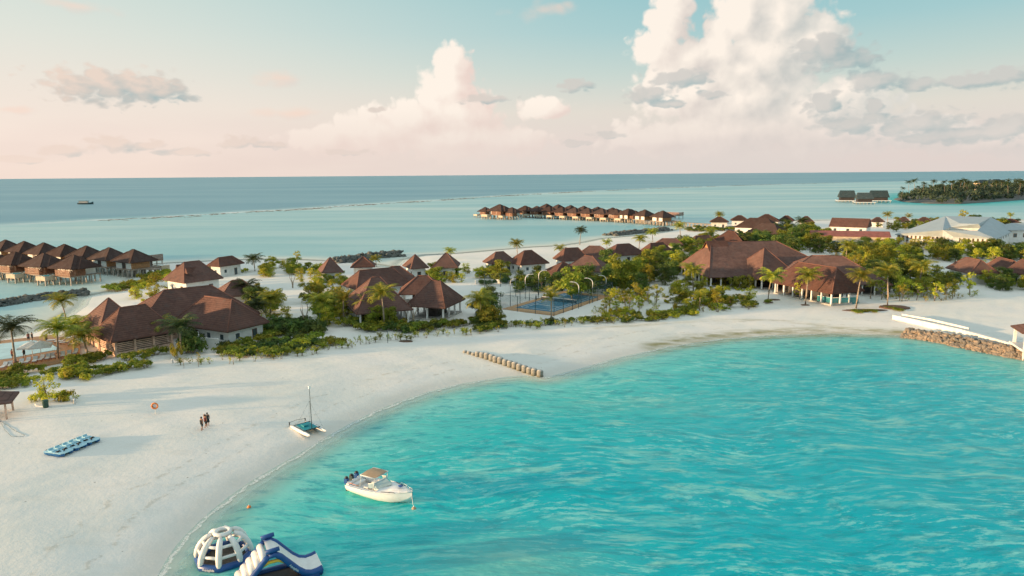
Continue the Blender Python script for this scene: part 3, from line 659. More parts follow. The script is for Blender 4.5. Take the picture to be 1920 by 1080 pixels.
building('dining_pavilion', ['H17', 'H17b'], 'open dining pavilion with sunlit orange front roof slope and white columns', ['open', 'open'], 'pavilion')
gp = [G(1532, 566), G(1560, 571), G(1609, 569)]
gl = thing('glass_balustrade', gp[0], 'teal glass balustrade around the terrace right of the sunlit dining pavilion', 'balustrade')
gl_m = flat_mat('teal_glass', (.06, .26, .28), .1, .2, .5)
def rel(l, o): return [p_ - o for p_ in l]
wallrun(rel(gp, gp[0]), 1.5, .06, gl_m, 'glass_panel', gl)
mb = MB()
for a, b in zip(rel(gp, gp[0])[:-1], rel(gp, gp[0])[1:]): mb.tube([a + Vector((0, 0, 1.55)), b + Vector((0, 0, 1.55))], .05, 6)
mb.build('rail', M['white'], gl)
far_lab = {'H18': 'brown villa roof with a palm in front of it', 'H19': 'far villa second from the left beyond the long green hedge', 'H20': 'largest far brown roof with a dark lower wing beyond the trees',
           'H21': 'pointed far villa roof just right of the largest far brown roof', 'H22': 'pointed far villa roof right of the dark tall trees', 'H24': 'steep pointed villa roof left of the lone far palm', 'H26': 'small peaked villa roof right of the lone far palm',
           'H27': 'rounded brown villa roof left of the pale metal roofed block', 'H28': 'brown villa roof seen between the two peaks of the pale metal roof', 'H29': 'brown villa roof right of the pale metal roofed block'}
for k, lb in far_lab.items(): building('villa', [k], lb, 'white', 'villa', 'far villas along the north shore', 'roof_dark')
# wings without fit: boxes from two photographed ridge ends
def ridge_house(name, r1, r2, zr, w, ze, label, wall, roofm, cat='building', gable=True, doors=True):
    a = P(*r1, zr); b = P(*r2, zr); c_ = (a + b) / 2; rot = math.atan2(b.y - a.y, b.x - a.x); hl = (b - a).length / 2; g = gz(c_.x, c_.y)
    r = thing(name, (c_.x, c_.y, g), label, cat, rz=rot); ze -= g; zr -= g; mb = MB(); E = 0 if gable else w * .8
    v = [(-hl - E, -w, ze), (hl + E, -w, ze), (hl + E, w, ze), (-hl - E, w, ze), (-hl, 0, zr), (hl, 0, zr)]
    lo = [(x, y, z - .2) for x, y, z in v[:4]]
    mb.add(v, [(0, 1, 5, 4), (2, 3, 4, 5), (1, 2, 5), (3, 0, 4)]); mb.add(v[:4] + lo, [(4, 5, 1, 0), (5, 6, 2, 1), (6, 7, 3, 2), (7, 4, 0, 3), (7, 6, 5, 4)])
    mb.build('roof', M[roofm], r)
    MB().box(-hl - E + .5, hl + E - .5, -w + .6, w - .6, -.3, ze - .18).build('wall', M[wall], r)
    n = max(1, int((2 * hl + 2 * E) / 5))
    if doors:
        for i in range(n):
            x = -hl - E + (i + .5) * (2 * hl + 2 * E) / n
            f_ = MB().box(x - .8, x + .8, -w + .54, -w + .62, .8, 2.6).build('window', M['white'], r); MB().box(x - .65, x + .65, -w + .50, -w + .55, .95, 2.45).build('pane', M['glass'], f_)
    return r
ridge_house('long_house', (1560, 408), (1632, 410), 8.5, 6.5, 4.6, 'long brown roofed house with white gable end behind the low red roof', 'white_wall', 'roof')
ridge_house('hall_wing', (1406, 408), (1440, 409), 9, 7, 4.5, 'dark low roof wing in front of the largest far roof', 'white_wall', 'roof_dark', gable=False)
ridge_house('villa', (1428, 418), (1452, 419), 8.6, 6.5, 4.2, 'dark brown hip roof standing among trees above the reception hall', 'white_wall', 'roof_dark', 'villa', gable=False)
ridge_house('service_building', (1519, 431.5), (1668, 434), 7.6, 4.5, 5.8, 'long low cream service building with a dusty red roof', 'cream_wall', 'redroof', doors=True)
for sp_, lb in (('H31a', 'brown roofed villa with a sunlit orange slope, left one beyond the wide sand at right'), ('H31b', 'brown roofed villa with a sunlit orange slope, middle one beyond the wide sand at right')):
    building('villa', [sp_], lb, 'white', 'villa')
ridge_house('villa', (1915, 485), (1950, 487), 8, 4.5, 4.4, 'brown roofed villa cut by the right edge beyond the wide sand', 'white_wall', 'roof', 'villa', gable=False)
# pale metal roofed courtyard block
A = P(1678, 439, 6.4); B = P(1868, 448, 6.4); C_ = P(1905, 431, 6.4); D_ = A + C_ - B
ctr = (A + C_) / 2; g = gz(ctr.x, ctr.y); base = Vector((ctr.x, ctr.y, g))
cb = thing('courtyard_block', base, 'two storey white block with a pale metal roof, two peaks and an inner courtyard', 'building')
I1 = P(1768, 431.5, 8.9); I2 = P(1832, 432.5, 8.9); I3 = P(1840, 428.0, 8.9); I4 = P(1780, 427.0, 8.9)
PL = P(1773, 405, 11.6); PR = P(1858, 407, 11.6); R1 = P(1800, 419, 10.6); R2 = P(1835, 420, 10.6)
V = [q_ - base for q_ in (A, B, C_, D_, I1, I2, I3, I4, PL, PR, R1, R2)]; Vl = [v - Vector((0, 0, .3)) for v in V[:4]]
mb = MB(); mb.add(V, [(0, 1, 5, 4), (0, 4, 8), (8, 4, 7), (3, 0, 8), (1, 2, 9), (1, 9, 5), (5, 9, 6), (7, 6, 11, 10), (8, 7, 10), (9, 11, 6), (3, 8, 10, 11, 9, 2)])
mb.add(V[:4] + Vl, [(4, 5, 1, 0), (5, 6, 2, 1), (6, 7, 3, 2), (7, 4, 0, 3), (7, 6, 5, 4)])
mb.build('roof', M['metalroof'], cb)
cw = MB(); iv_ = V[4:8]; il = [Vector((q.x, q.y, .5)) for q in iv_]; cw.add(iv_ + il, [(0, 1, 5, 4), (1, 2, 6, 5), (2, 3, 7, 6), (3, 0, 4, 7)]); cw.build('courtyard_wall', M['white_wall'], cb)
cf_ = MB(); cf_.add([Vector((q.x, q.y, 5.6)) for q in iv_], [(0, 1, 2, 3)]); cf_.build('courtyard_planting', M['leaf_d'], cb)
cen = (V[0] + V[2]) / 2; cen.z = 0
W4 = [v + (cen - Vector((v.x, v.y, 0))).normalized() * 1.1 for v in V[:4]]
mb = MB(); lo = [Vector((v.x, v.y, -.4)) for v in W4]; hi = [Vector((v.x, v.y, v.z - .25)) for v in W4]
mb.add(lo + hi, [(0, 1, 5, 4), (1, 2, 6, 5), (2, 3, 7, 6), (3, 0, 4, 7)]); mb.build('wall', M['white_wall'], cb)
for (a, b, n, m1, m2) in ((W4[0], W4[1], 22, 'orange_wood_sun', 'dark_in'), (W4[1], W4[2], 8, 'bluewall', 'glass')):
    d = b - a; L = Vector((d.x, d.y)).length; T = Matrix.Translation((a.x, a.y, 0)) @ Matrix.Rotation(math.atan2(d.y, d.x), 4, 'Z')
    for i in range(n):
        for fl, (z1, z2) in enumerate(((1.0, 2.6), (3.5, 5.2))):
            if fl == 0 and i % 3: continue
            tall = (i % 4 == 2) and fl; x = (i + .5) * L / n; hw = .35 if n > 10 else .9
            f_ = xf(MB().box(x - hw, x + hw, -.06, .02, z1 - (1.0 if tall else 0), z2), T).build('window', M[m1], cb)
            xf(MB().box(x - hw + .1, x + hw - .1, -.09, -.05, z1 + .1 - (1.0 if tall else 0), z2 - .1), T).build('pane', M[m2], f_)
# courtyard trees are added with the vegetation. Teal canopy at the block's front
a = P(1702, 447, 4.6) ; b = P(1748, 449, 4.6)
cn = thing('entrance_canopy', (a.x, a.y, gz(a.x, a.y)), 'flat teal canopy on dark posts in front of the white courtyard block', 'canopy', rz=math.atan2(b.y - a.y, b.x - a.x)); L = (b - a).length
MB().box(0, L, -4, 0, 3.2, 3.45).build('canopy_roof', M['bluewall'], cn)
for x in (.3, L / 2, L - .3): MB().box(x - .12, x + .12, -3.9, -3.6, -.3, 3.2).build('post', M['brown_wood'], cn)
MB().box(.5, L - .5, -3, -.3, -.3, 3.15).build('screen', M['dark_metal'], cn)
a = P(1893, 441, 5); 
ew = thing('blue_house', (a.x, a.y, gz(a.x, a.y)), 'pale two storey building with blue wall cut by the right edge', 'building')
MB().box(0, 16, 0, 10, -.3, 5.6).build('wall', M['white_wall'], ew); MB().box(-.06, .0, 1, 9, .5, 5.2).build('side_wall', M['bluewall'], ew)
rf_ = hip_mb(4, 6, .4, 1, 5.9); xf(rf_, Matrix.Translation((8, 5, 0))).build('roof', M['metalroof'], ew)
for i in range(3): f_ = MB().box(1.5 + i * 4, 3 + i * 4, -.06, .02, 2.8, 4.4).build('window', M['orange_wood_sun'], ew); MB().box(1.6 + i * 4, 2.9 + i * 4, -.09, -.05, 2.9, 4.3).build('pane', M['glass'], f_)

# ================================================================== water villas
def water_villa(label, group, front=True, W_=4.6, hl=1.3):
    """stilted villa; local x runs along the row, -y towards the outer deck"""
    r = thing('water_villa', (0, 0, 0), label, 'water villa', group)
    rf = hip_mb(.5, W_ + .1, .76, 1.0, 4.8).build('roof', M['roof_dark'], r)
    xf(hip_mb(.4, W_ - .9, .76, 1.0, 4.85), Matrix.Translation((2.6, .3, 0))).build('side_roof', M['roof_dark'], rf)
    caps_mb(.5, W_ + .1, .76, 1.0, 4.8).build('ridge_cap', M['roof_dark'], rf)
    MB().box(-5.2, 5.2, -5.2, 4.6, 2.3, 2.6).build('deck', M['deckm'], r)
    MB().box(-3.9, 3.9, -2.6, 3.8, 2.6, 4.62).build('wall', M['white_wall'], r)
    MB().box(-3.98, -3.905, -2.5, 3.7, 2.62, 4.6).build('sunlit_side', M['orange_wood_sun'], r)  # orange low sun on the side wall, painted as a thin sheet
    MB().box(3.905, 3.98, -2.5, .5, 2.62, 4.6).build('sunlit_side', M['orange_wood_sun'], r)  # same painted sunlight for villas turned the other way
    for x, wd, mt in ((-1.9, 1.5, 'orange_wood_sun'), (1.9, 1.3, 'brown_wood')):
        f_ = MB().box(x - wd, x + wd, -2.68, -2.6, 2.65, 4.5).build('door', M[mt], r); MB().box(x - wd + .15, x + wd - .15, -2.72, -2.67, 2.8, 4.4).build('pane', M['glass'], f_)
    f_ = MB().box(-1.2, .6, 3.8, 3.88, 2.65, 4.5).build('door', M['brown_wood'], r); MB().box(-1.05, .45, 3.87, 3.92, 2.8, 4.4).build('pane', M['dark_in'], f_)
    if front:
        mb = MB()
        for i in range(7): mb.box(-1.2, 5.15, -5.25, -5.15, 2.65 + i * .27, 2.87 + i * .27)
        for i in range(7): mb.box(5.15, 5.25, -5.2, -.5, 2.65 + i * .27, 2.87 + i * .27)
        mb.build('screen', M['brown_wood'], r)
        pb = MB().box(-5.6, -1.5, -8.2, -5.3, 1.5, 2.75).build('plunge_pool', M['beige'], r); MB().box(-5.3, -1.8, -7.9, -5.5, 2.755, 2.765).build('pool_water', M['pool'], pb)
        for x in (-5.3, -1.8):
            for y in (-7.9, -5.6): MB().box(x - .16, x + .16, y - .16, y + .16, -3, 1.5).build('stilt', M['stilt'], r)
    for x in (-4.9, -2.5, 0, 2.5, 4.9):
        for y in (-4.9, -1.5, 1.5, 4.3): MB().box(x - .15, x + .15, y - .15, y + .15, -3, 2.3).build('stilt', M['stilt'], r)
    return r
def row(p1, p2, n, zpk, first, mk_label, group, rzoff=0, var=.12, proto=None):
    a = P(*p1, zpk); b = P(*p2, zpk); out = []; rz = math.atan2(b.y - a.y, b.x - a.x)
    for i in range(n):
        q_ = a.lerp(b, i / (n - 1)); q_.z = 0
        o = copy_tree(proto, q_, rz + rzoff, 1.0, mk_label(i), group) if proto else None
        out.append(o)
    return out
ordn = ['nearest the shore', 'second from the shore', 'third from the shore', 'fourth from the shore', 'fifth from the shore', 'sixth from the shore', 'seventh from the shore', 'eighth from the shore', 'ninth from the shore', 'tenth from the shore', 'eleventh from the shore', 'twelfth from the shore']
vp = water_villa('stilted water villa, nearest the shore in the front row of the left jetty', 'stilted villas of the left jetty', True)
a = P(137, 475, 8.8); b = P(27, 469, 8.8); rz = math.atan2(a.y - b.y, a.x - b.x)
vp.location = (a.x, a.y, 0); vp.rotation_euler = (0, 0, rz); stepv = (b - a) / 2.0
for i in range(1, 4):
    q_ = a + stepv * i; copy_tree(vp, (q_.x, q_.y, 0), rz, 1.0, f'brown roofed stilted villa, {ordn[i]} in the front row of the left jetty')
a = P(250, 465, 8.8); b = P(45, 450, 8.8); rz = math.atan2(a.y - b.y, a.x - b.x); stepv = (b - a) / 5.0
for i in range(7):
    q_ = a + stepv * i; copy_tree(vp, (q_.x, q_.y, 0), rz + math.pi, 1.0, f'brown roofed stilted villa, {ordn[i]} in the back row of the left jetty')
# brown screens on the deck beyond the last villa
q_ = P(290, 502, 0); 
def jetty(p0, p1, w, z, label, n, railed=False):
    d = p1 - p0; L = d.length; rz = math.atan2(d.y, d.x); r = thing('jetty', (p0.x, p0.y, 0), label, 'jetty', rz=rz)
    MB().box(0, L, -w / 2, w / 2, z - .25, z).build('walkway', M['deckm'], r)
    for i in range(n):
        x = (i + .5) * L / n
        for s_ in (-1, 1): MB().box(x - .15, x + .15, s_ * (w / 2 - .2) - .15, s_ * (w / 2 - .2) + .15, -3, z - .25).build('pile', M['stilt'], r)
    return r
jetty(P(-60, 488, 2.5), P(297, 505, 2.2), 3.0, 2.4, 'long timber jetty running between the two rows of left water villas to the shore', 26)
dk = thing('sun_deck', (P(256, 500, 0).x, P(256, 500, 0).y, 0), 'timber deck with tall brown screens beyond the last left water villa', 'deck', rz=rz)
MB().box(0, 9.5, -2, 4, 2.3, 2.55).build('deck_floor', M['deckm'], dk)
mb = MB(); [mb.box(0, 9.5, -2.1, -2.0, 2.6 + i * .3, 2.84 + i * .3) for i in range(7)]; [mb.box(9.5, 9.6, -2, 4, 2.6 + i * .3, 2.84 + i * .3) for i in range(7)]; mb.build('screen', M['brown_wood'], dk)
for x in (.3, 3.3, 6.2, 9.2):
    for y in (-1.7, 3.7): MB().box(x - .15, x + .15, y - .15, y + .15, -3, 2.3).build('stilt', M['stilt'], dk)
# right cluster, about 450 m away
a = P(1183, 391, 8.8); b = P(985, 384.5, 8.8); rz = math.atan2(a.y - b.y, a.x - b.x); n = 9; stepv = (b - a) / (n - 1)
for i in range(n):
    q_ = a + stepv * i; copy_tree(vp, (q_.x, q_.y, 0), rz, (1.12, 1.12, 1.0), f'distant stilted villa, {ordn[i]} in the front row of the far jetty', 'stilted villas of the far jetty')
q_ = P(937, 381, 11); copy_tree(vp, (q_.x, q_.y, 0), rz, (1.45, 1.3, 1.22), 'largest stilted villa at the seaward end of the far jetty', 'stilted villas of the far jetty')
q_ = P(960, 387.5, 8.8); copy_tree(vp, (q_.x, q_.y, 0), rz, 1.0, 'stilted villa tucked against the largest one at the end of the far jetty', 'stilted villas of the far jetty')
q_ = P(910, 387, 8); copy_tree(vp, (q_.x, q_.y, 0), rz, .9, 'outermost stilted villa at the seaward tip of the far jetty', 'stilted villas of the far jetty')
a = P(1243, 395, 8.8); b = P(1025, 382, 8.8); n = 9; stepv = (b - a) / (n - 1); rz2 = math.atan2(a.y - b.y, a.x - b.x)
for i in range(n):
    q_ = a + stepv * i; copy_tree(vp, (q_.x, q_.y, 0), rz2 + math.pi, (1.12, 1.12, 1.05), f'distant stilted villa, {ordn[i]} in the back row of the far jetty', 'stilted villas of the far jetty')
jetty(P(1195, 411, 2.5), P(1345, 421.5, 2.2), 3.0, 2.4, 'timber jetty linking the far water villas to the green shore', 22)
dk2 = copy_tree(dk, (P(1253, 410, 0).x, P(1253, 410, 0).y, 0), rz, 1.0, 'timber deck with brown screen at the shore end of the far jetty')
# dark lodge by the wooded island
def lodge(r1, r2, zr, w, label):
    a = P(*r1, zr); b = P(*r2, zr); c_ = (a + b) / 2; hl = (b - a).length / 2; r = thing('water_lodge', (c_.x, c_.y, 0), label, 'lodge', 'dark thatched lodges by the wooded island', rz=math.atan2(b.y - a.y, b.x - a.x))
    mb = MB(); v = [(-hl - 1.5, -w, 5), (hl + 1.5, -w, 5), (hl + 1.5, w, 5), (-hl - 1.5, w, 5), (-hl, 0, zr), (hl, 0, zr)]; mb.add(v, [(0, 1, 5, 4), (2, 3, 4, 5), (1, 2, 5), (3, 0, 4), (3, 2, 1, 0)]); mb.build('roof', M['thatch_grey'], r)
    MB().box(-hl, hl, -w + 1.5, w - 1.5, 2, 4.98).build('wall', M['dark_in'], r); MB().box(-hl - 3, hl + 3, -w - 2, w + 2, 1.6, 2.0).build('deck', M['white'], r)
    for i in range(6):
        for y in (-w - 1, w + 1):
            x = -hl - 2 + i * (2 * hl + 4) / 5; MB().box(x - .25, x + .25, y - .25, y + .25, -3, 1.6).build('stilt', M['stilt'], r)
    return r
lodge((1575, 357), (1602, 357), 12, 9, 'dark thatched lodge over the water, leftmost by the wooded island')
lodge((1608, 361), (1634, 361), 11, 8, 'dark thatched lodge over the water, lower middle one')
lodge((1632, 357), (1664, 357), 12, 8, 'dark thatched lodge over the water, nearest the wooded island')

# ================================================================== rocks, groyne, sea wall
def rocks(path, w, h, size, mat, name, label, seed=1, n=None, cat='breakwater', lip=0):
    R_ = random.Random(seed); mb = MB(); tot = sum((b - a).length for a, b in zip(path[:-1], path[1:])); n = n or int(tot * w / (size * size) * 1.3)
    ico = bmesh.new(); bmesh.ops.create_icosphere(ico, subdivisions=1, radius=1); iv = [v.co.copy() for v in ico.verts]; iff = [tuple(v.index for v in f.verts) for f in ico.faces]; ico.free()
    for i in range(n):
        d = R_.random() * tot; k = 0
        while d > (path[k + 1] - path[k]).length and k < len(path) - 2: d -= (path[k + 1] - path[k]).length; k += 1
        sg = path[k + 1] - path[k]; p0 = path[k] + sg.normalized() * d; nrm = Vector((sg.y, -sg.x, 0)).normalized(); t_ = R_.uniform(-1, 1)
        ht = h * (1 - abs(t_) ** 1.6); c_ = p0 + nrm * t_ * w / 2; c_.z = ht * R_.uniform(.55, 1.0) + (p0.z if lip else 0) - size * .3
        s_ = size * R_.uniform(.5, 1.15); sc = Vector((R_.uniform(.7, 1.3), R_.uniform(.7, 1.3), R_.uniform(.55, .95))) * s_; q = Matrix.Rotation(R_.random() * 6.28, 4, 'Z') @ Matrix.Rotation(R_.uniform(-.6, .6), 4, 'X')
        mb.add([c_ + (q @ Vector((v.x * sc.x * R_.uniform(.8, 1.15), v.y * sc.y * R_.uniform(.8, 1.15), v.z * sc.z))) for v in iv], iff)
    o = path[0].copy(); o.z = 0; mb.v = [(v[0] - o.x, v[1] - o.y, v[2]) for v in mb.v]
    ob = mb.build(name, mat, None, o); tag(ob, label, cat, kind='stuff'); return ob
rocks([P(-80, 585), P(0, 572), P(60, 562), P(120, 555), P(165, 551)], 6.5, 1.5, .75, M['rock_grey'], 'rock_breakwater', 'grey boulder breakwater closing the small pool lagoon at left', 3)
rocks([P(622, 493), P(660, 488), P(710, 482), P(755, 479)], 9, 2.2, 1.0, M['rock_grey'], 'rock_breakwater', 'grey boulder breakwater behind the twin roofed villa', 4)
rocks([P(1143, 442), P(1180, 438), P(1220, 434.5), P(1248, 431)], 9, 1.8, 1.1, M['rock_grey'], 'rock_breakwater', 'grey boulder breakwater on the far sandy shore', 5)
rocks([P(1700, 628, 0), P(1740, 634, 0), P(1780, 641, 0), P(1815, 649, 0), P(1850, 656, 0), P(1880, 662), P(1930, 671, 0), P(2000, 690, 0)], 5.0, 1.5, .55, M['rock_warm'], 'rock_revetment', 'sunlit rock revetment below the white sea wall at right', 6, 1200)
# reef edge: scattered coral heads awash
R_ = random.Random(9); mb = MB(); rp = [Vector((x, y, 0)) for x, y in REEF[3:14]]
for i in range(4200):
    k = R_.randrange(len(rp) - 1); a, b = rp[k], rp[k + 1]
    if R_.random() > min(1, (b - a).length / 260): continue
    u_ = R_.random(); 
    if math.sin(u_ * 9 + k * 2.3) + math.sin(u_ * 23 + k) * .7 < -.5: continue
    c_ = a.lerp(b, u_) + Vector((R_.gauss(0, 6), R_.gauss(0, 4.5), 0)); s_ = R_.uniform(.8, 3.0); z_ = R_.uniform(.05, .3)
    mb.add([(c_.x + s_ * 1.8 * math.cos(q) * R_.uniform(.6, 1.2), c_.y + s_ * math.sin(q) * R_.uniform(.6, 1.2), -.1) for q in np.arange(0, 6.2, 1.05)] + [(c_.x, c_.y, z_)], [(j, (j + 1) % 6, 6) for j in range(6)])
reef_m = flat_mat('reef_rock', (.17, .14, .10), .9, .3, .2)
rf_o = mb.build('reef', reef_m); tag(rf_o, 'broken brown reef edge awash between pale lagoon and open sea', 'reef', kind='stuff')
# concrete pile groyne
g0 = P(872, 661, .9); g1 = P(1012, 702, .35); 
def pile(label):
    r = thing('groyne_pile', (0, 0, 0), label, 'pile', 'round piles of the beach groyne')
    pr = [(.50, -1.2), (.52, .2), (.50, .5), (.53, .55), (.50, .9), (.52, 1.3), (.46, 1.42)]
    m_, t, p, out = new_mat('pile_bag'); v = t.node('ShaderNodeTexCoord').outputs['Object']; s = t.node('ShaderNodeSeparateXYZ'); t.put(s.inputs[0], v)
    zz = t.math('ADD', s.outputs[2], t.math('MULTIPLY', t.noise(v, 3, 4), .5)); c = t.mix(t.step(zz, .55, 1.15), (.10, .10, .05, 1), (.27, .27, .24, 1)); c = t.mix(t.step(t.noise(v, 7, 5, .7), .5, .65), c, (.15, .13, .09, 1))
    t.put(p.inputs['Base Color'], c); p.inputs['Roughness'].default_value = .9
    MB().lathe(pr, 14).build('casing', m_, r)
    MB().lathe([(.46, 1.38), (.40, 1.47), (.15, 1.50)], 14).build('cap', M['conc'], r); return r
pl = None; N = 17; ORD = 'first second third fourth fifth sixth seventh eighth ninth tenth eleventh twelfth thirteenth fourteenth fifteenth sixteenth'.split()
for i in range(N):
    q_ = g0.lerp(g1, i / (N - 1)); lb = 'half buried round groyne pile, landward end of the row' if i == 0 else 'stained round groyne pile standing in the water at the seaward end' if i == N - 1 else ('pale ' if i < 6 else 'algae stained ') + f'round groyne pile, {ORD[i]} counting from the landward end'
    sc = .78 + .22 * min(1, i / 5); zz = max(gz(q_.x, q_.y), 0) - .35 - (.45 if i < 3 else .15)
    if pl is None: pl = pile(lb); pl.location = (q_.x, q_.y, zz); pl.scale = (sc,) * 3
    else: copy_tree(pl, (q_.x + rnd.uniform(-.06, .06), q_.y + rnd.uniform(-.06, .06), zz + rnd.uniform(-.06, .06)), rnd.random() * 6, sc, lb)
# white sea wall and walk
sw = thing('sea_wall', P(1675, 592, 1.6), 'white concrete sea wall and walk above the rocks at right', 'sea wall'); o = sw.location.copy()
def strip(pts, w, z0, z1, mat, name, parent):
    n = len(pts); L_ = []; Rr = []
    for i in range(n):
        d = (pts[min(i + 1, n - 1)] - pts[max(i - 1, 0)]); nn = Vector((d.y, -d.x, 0)).normalized() * w / 2; L_.append(pts[i] - nn); Rr.append(pts[i] + nn)
    v = [Vector((q.x, q.y, z)) for z in (z0, z1) for q in L_ + Rr]; f = []
    for i in range(n - 1):
        a, b, c_, d_ = i, i + 1, n + i + 1, n + i; f += [(2 * n + a, 2 * n + d_, 2 * n + c_, 2 * n + b), (a, b, 2 * n + b, 2 * n + a), (d_, 2 * n + d_, 2 * n + c_, c_), (a, d_, c_, b)]
    f += [(0, 2 * n, 3 * n, n), (n - 1, 2 * n - 1, 4 * n - 1, 3 * n - 1)]
    return MB().add(v, f).build(name, mat, parent)
pa = [P(x, y, 1.7) - o for x, y in ((1676, 590), (1720, 599), (1800, 616), (1900, 643), (2060, 686))]
strip(pa, .8, -1.3, .05, M['white_wall'], 'walk', sw)
pb_ = [P(x, y, 2.0) - o for x, y in ((1692, 587), (1745, 596), (1818, 613))]
strip(pb_, .35, -1.3, .25, M['white_wall'], 'parapet', sw)
# hut on the walk, cut by the right edge
hq = P(1946, 650, 1.9); hut = thing('pier_hut', hq, 'small hut with orange brown roof and white posts at the right edge', 'hut', rz=R(-20))
hip_mb(.3, 3.0, .5, 1, 2.8).build('roof', M['roof'], hut)
for x, y in ((-2.6, -2.6), (2.6, -2.6), (2.6, 2.6), (-2.6, 2.6)): MB().box(x - .2, x + .2, y - .2, y + .2, -2.8, 2.8).build('post', M['white'], hut)
MB().box(-3.2, 3.2, -3.2, 3.2, -.3, .02).build('platform', M['white'], hut)
# roof corner at the left edge
hq = G(-40, 790); hl_ = thing('beach_hut', hq, 'beach hut with dark brown roof, only its corner shows at the left edge', 'hut', rz=R(25))
xf(hip_mb(.2, 2.4, .45, 1, 2.3), Matrix.Translation((1.2, 1.2, 0))).build('roof', M['roof'], hl_)
for x, y in ((-.6, -.6), (3, -.6), (3, 3), (-.6, 3)): MB().box(x - .1, x + .1, y - .1, y + .1, -.3, 2.3).build('post', M['pink_wood'], hl_)

# wooded island
X, Y, q, c = None, None, None, None
isl_c = ISLE.mean(0)
mb = MB(); nI = 90; ring = []
for k in range(len(ISLE)):
    a_, b_ = ISLE[k], ISLE[(k + 1) % len(ISLE)]
    for j in range(8): ring.append(a_ + (b_ - a_) * j / 8)
vs = []; nR = len(ring)
for (s_, z_) in ((1.0, -1.5), (.985, .5), (.95, 1.3), (.6, 2.2), (.05, 2.6)):
    for v in ring: w_ = isl_c + (v - isl_c) * s_; vs.append((w_[0], w_[1], z_))
fs = [(r_ * nR + i, r_ * nR + (i + 1) % nR, (r_ + 1) * nR + (i + 1) % nR, (r_ + 1) * nR + i) for r_ in range(4) for i in range(nR)] + [tuple(4 * nR + i for i in range(nR))]
mb.add(vs, fs, True); io = mb.build('island_ground', M['rock_grey']); tag(io, kind='structure')
# ================================================================== vegetation
def leaf_cloud(R_, n, centers, size, mb=None, asp=.55):
    """n leaf quads spread through clumps (x, y, z, r)"""
    mb = mb or MB(); tot = sum(c[3] ** 2 for c in centers)
    for (x, y, z, r) in centers:
        k = max(4, int(n * r * r / tot))
        for _ in range(k):
            th = R_.random() * 6.283; cz = R_.uniform(-.75, 1); rr = r * R_.uniform(.45, 1.08); sn = math.sqrt(max(0, 1 - cz * cz))
            c = Vector((x + rr * sn * math.cos(th), y + rr * sn * math.sin(th), z + rr * cz * .8))
            nrm = Vector((sn * math.cos(th) + R_.gauss(0, .5), sn * math.sin(th) + R_.gauss(0, .5), cz + .4 + R_.gauss(0, .4))).normalized()
            a = nrm.orthogonal().normalized(); a = Matrix.Rotation(R_.random() * 6.283, 3, nrm) @ a; b = nrm.cross(a); s_ = size * R_.uniform(.6, 1.35)
            mb.add([c - a * s_, c - b * s_ * asp + nrm * s_ * .12, c + a * s_, c + b * s_ * asp + nrm * s_ * .12], [(0, 1, 2, 3)])
    return mb
def shrub_proto(seed, mat, nm='shrub', nclump=9, leaves=560, flat=.6, size=.125, stems=True):
    R_ = random.Random(seed); r = thing(nm, (0, 0, -50), 'x', 'shrub')
    cs = [(R_.uniform(-.8, .8), R_.uniform(-.8, .8), R_.uniform(.35, .95) * flat + .15, R_.uniform(.24, .48)) for _ in range(nclump)]
    leaf_cloud(R_, leaves, cs, size).build('foliage', mat, r)
    if stems:
        mb = MB()
        for c in cs[:5]: mb.tube([(c[0] * .2, c[1] * .2, -.1), (c[0] * .6, c[1] * .6, c[2] * .5), (c[0], c[1], c[2])], [.05, .035, .02], 5)
        mb.build('stem', M['branch'], r)
    return r
def tree_proto(seed, mat, h=5, spread=2.5, nclump=28, leaves=2700, size=.175, bare=.10):
    R_ = random.Random(seed); r = thing('broadleaf_tree', (0, 0, -50), 'x', 'tree'); cs = []
    for i in range(nclump):
        a = R_.random() * 6.283; q = R_.random() ** .6; z = h * R_.uniform(bare, .92); f = 1 - abs(z / h - .45) * .95
        cs.append((math.cos(a) * spread * q * f, math.sin(a) * spread * q * f, z, spread * R_.uniform(.20, .40)))
    leaf_cloud(R_, leaves, cs, size).build('crown', mat, r)
    mb = MB(); b = Vector((R_.uniform(-.3, .3), R_.uniform(-.3, .3), h * .45)); mb.tube([(0, 0, -.3), (b.x * .5, b.y * .3, h * .22), b, b + Vector((0, 0, h * .3))], [.03 * h, .024 * h, .018 * h, .006 * h], 7)
    for c in cs[:8]: mb.tube([b * R_.uniform(.6, 1.0), (Vector(c[:3]) + b) / 2 + Vector((0, 0, -.1)), c[:3]], [.012 * h, .008 * h, .003 * h], 5)
    mb.build('trunk', M['trunk'], r); return r
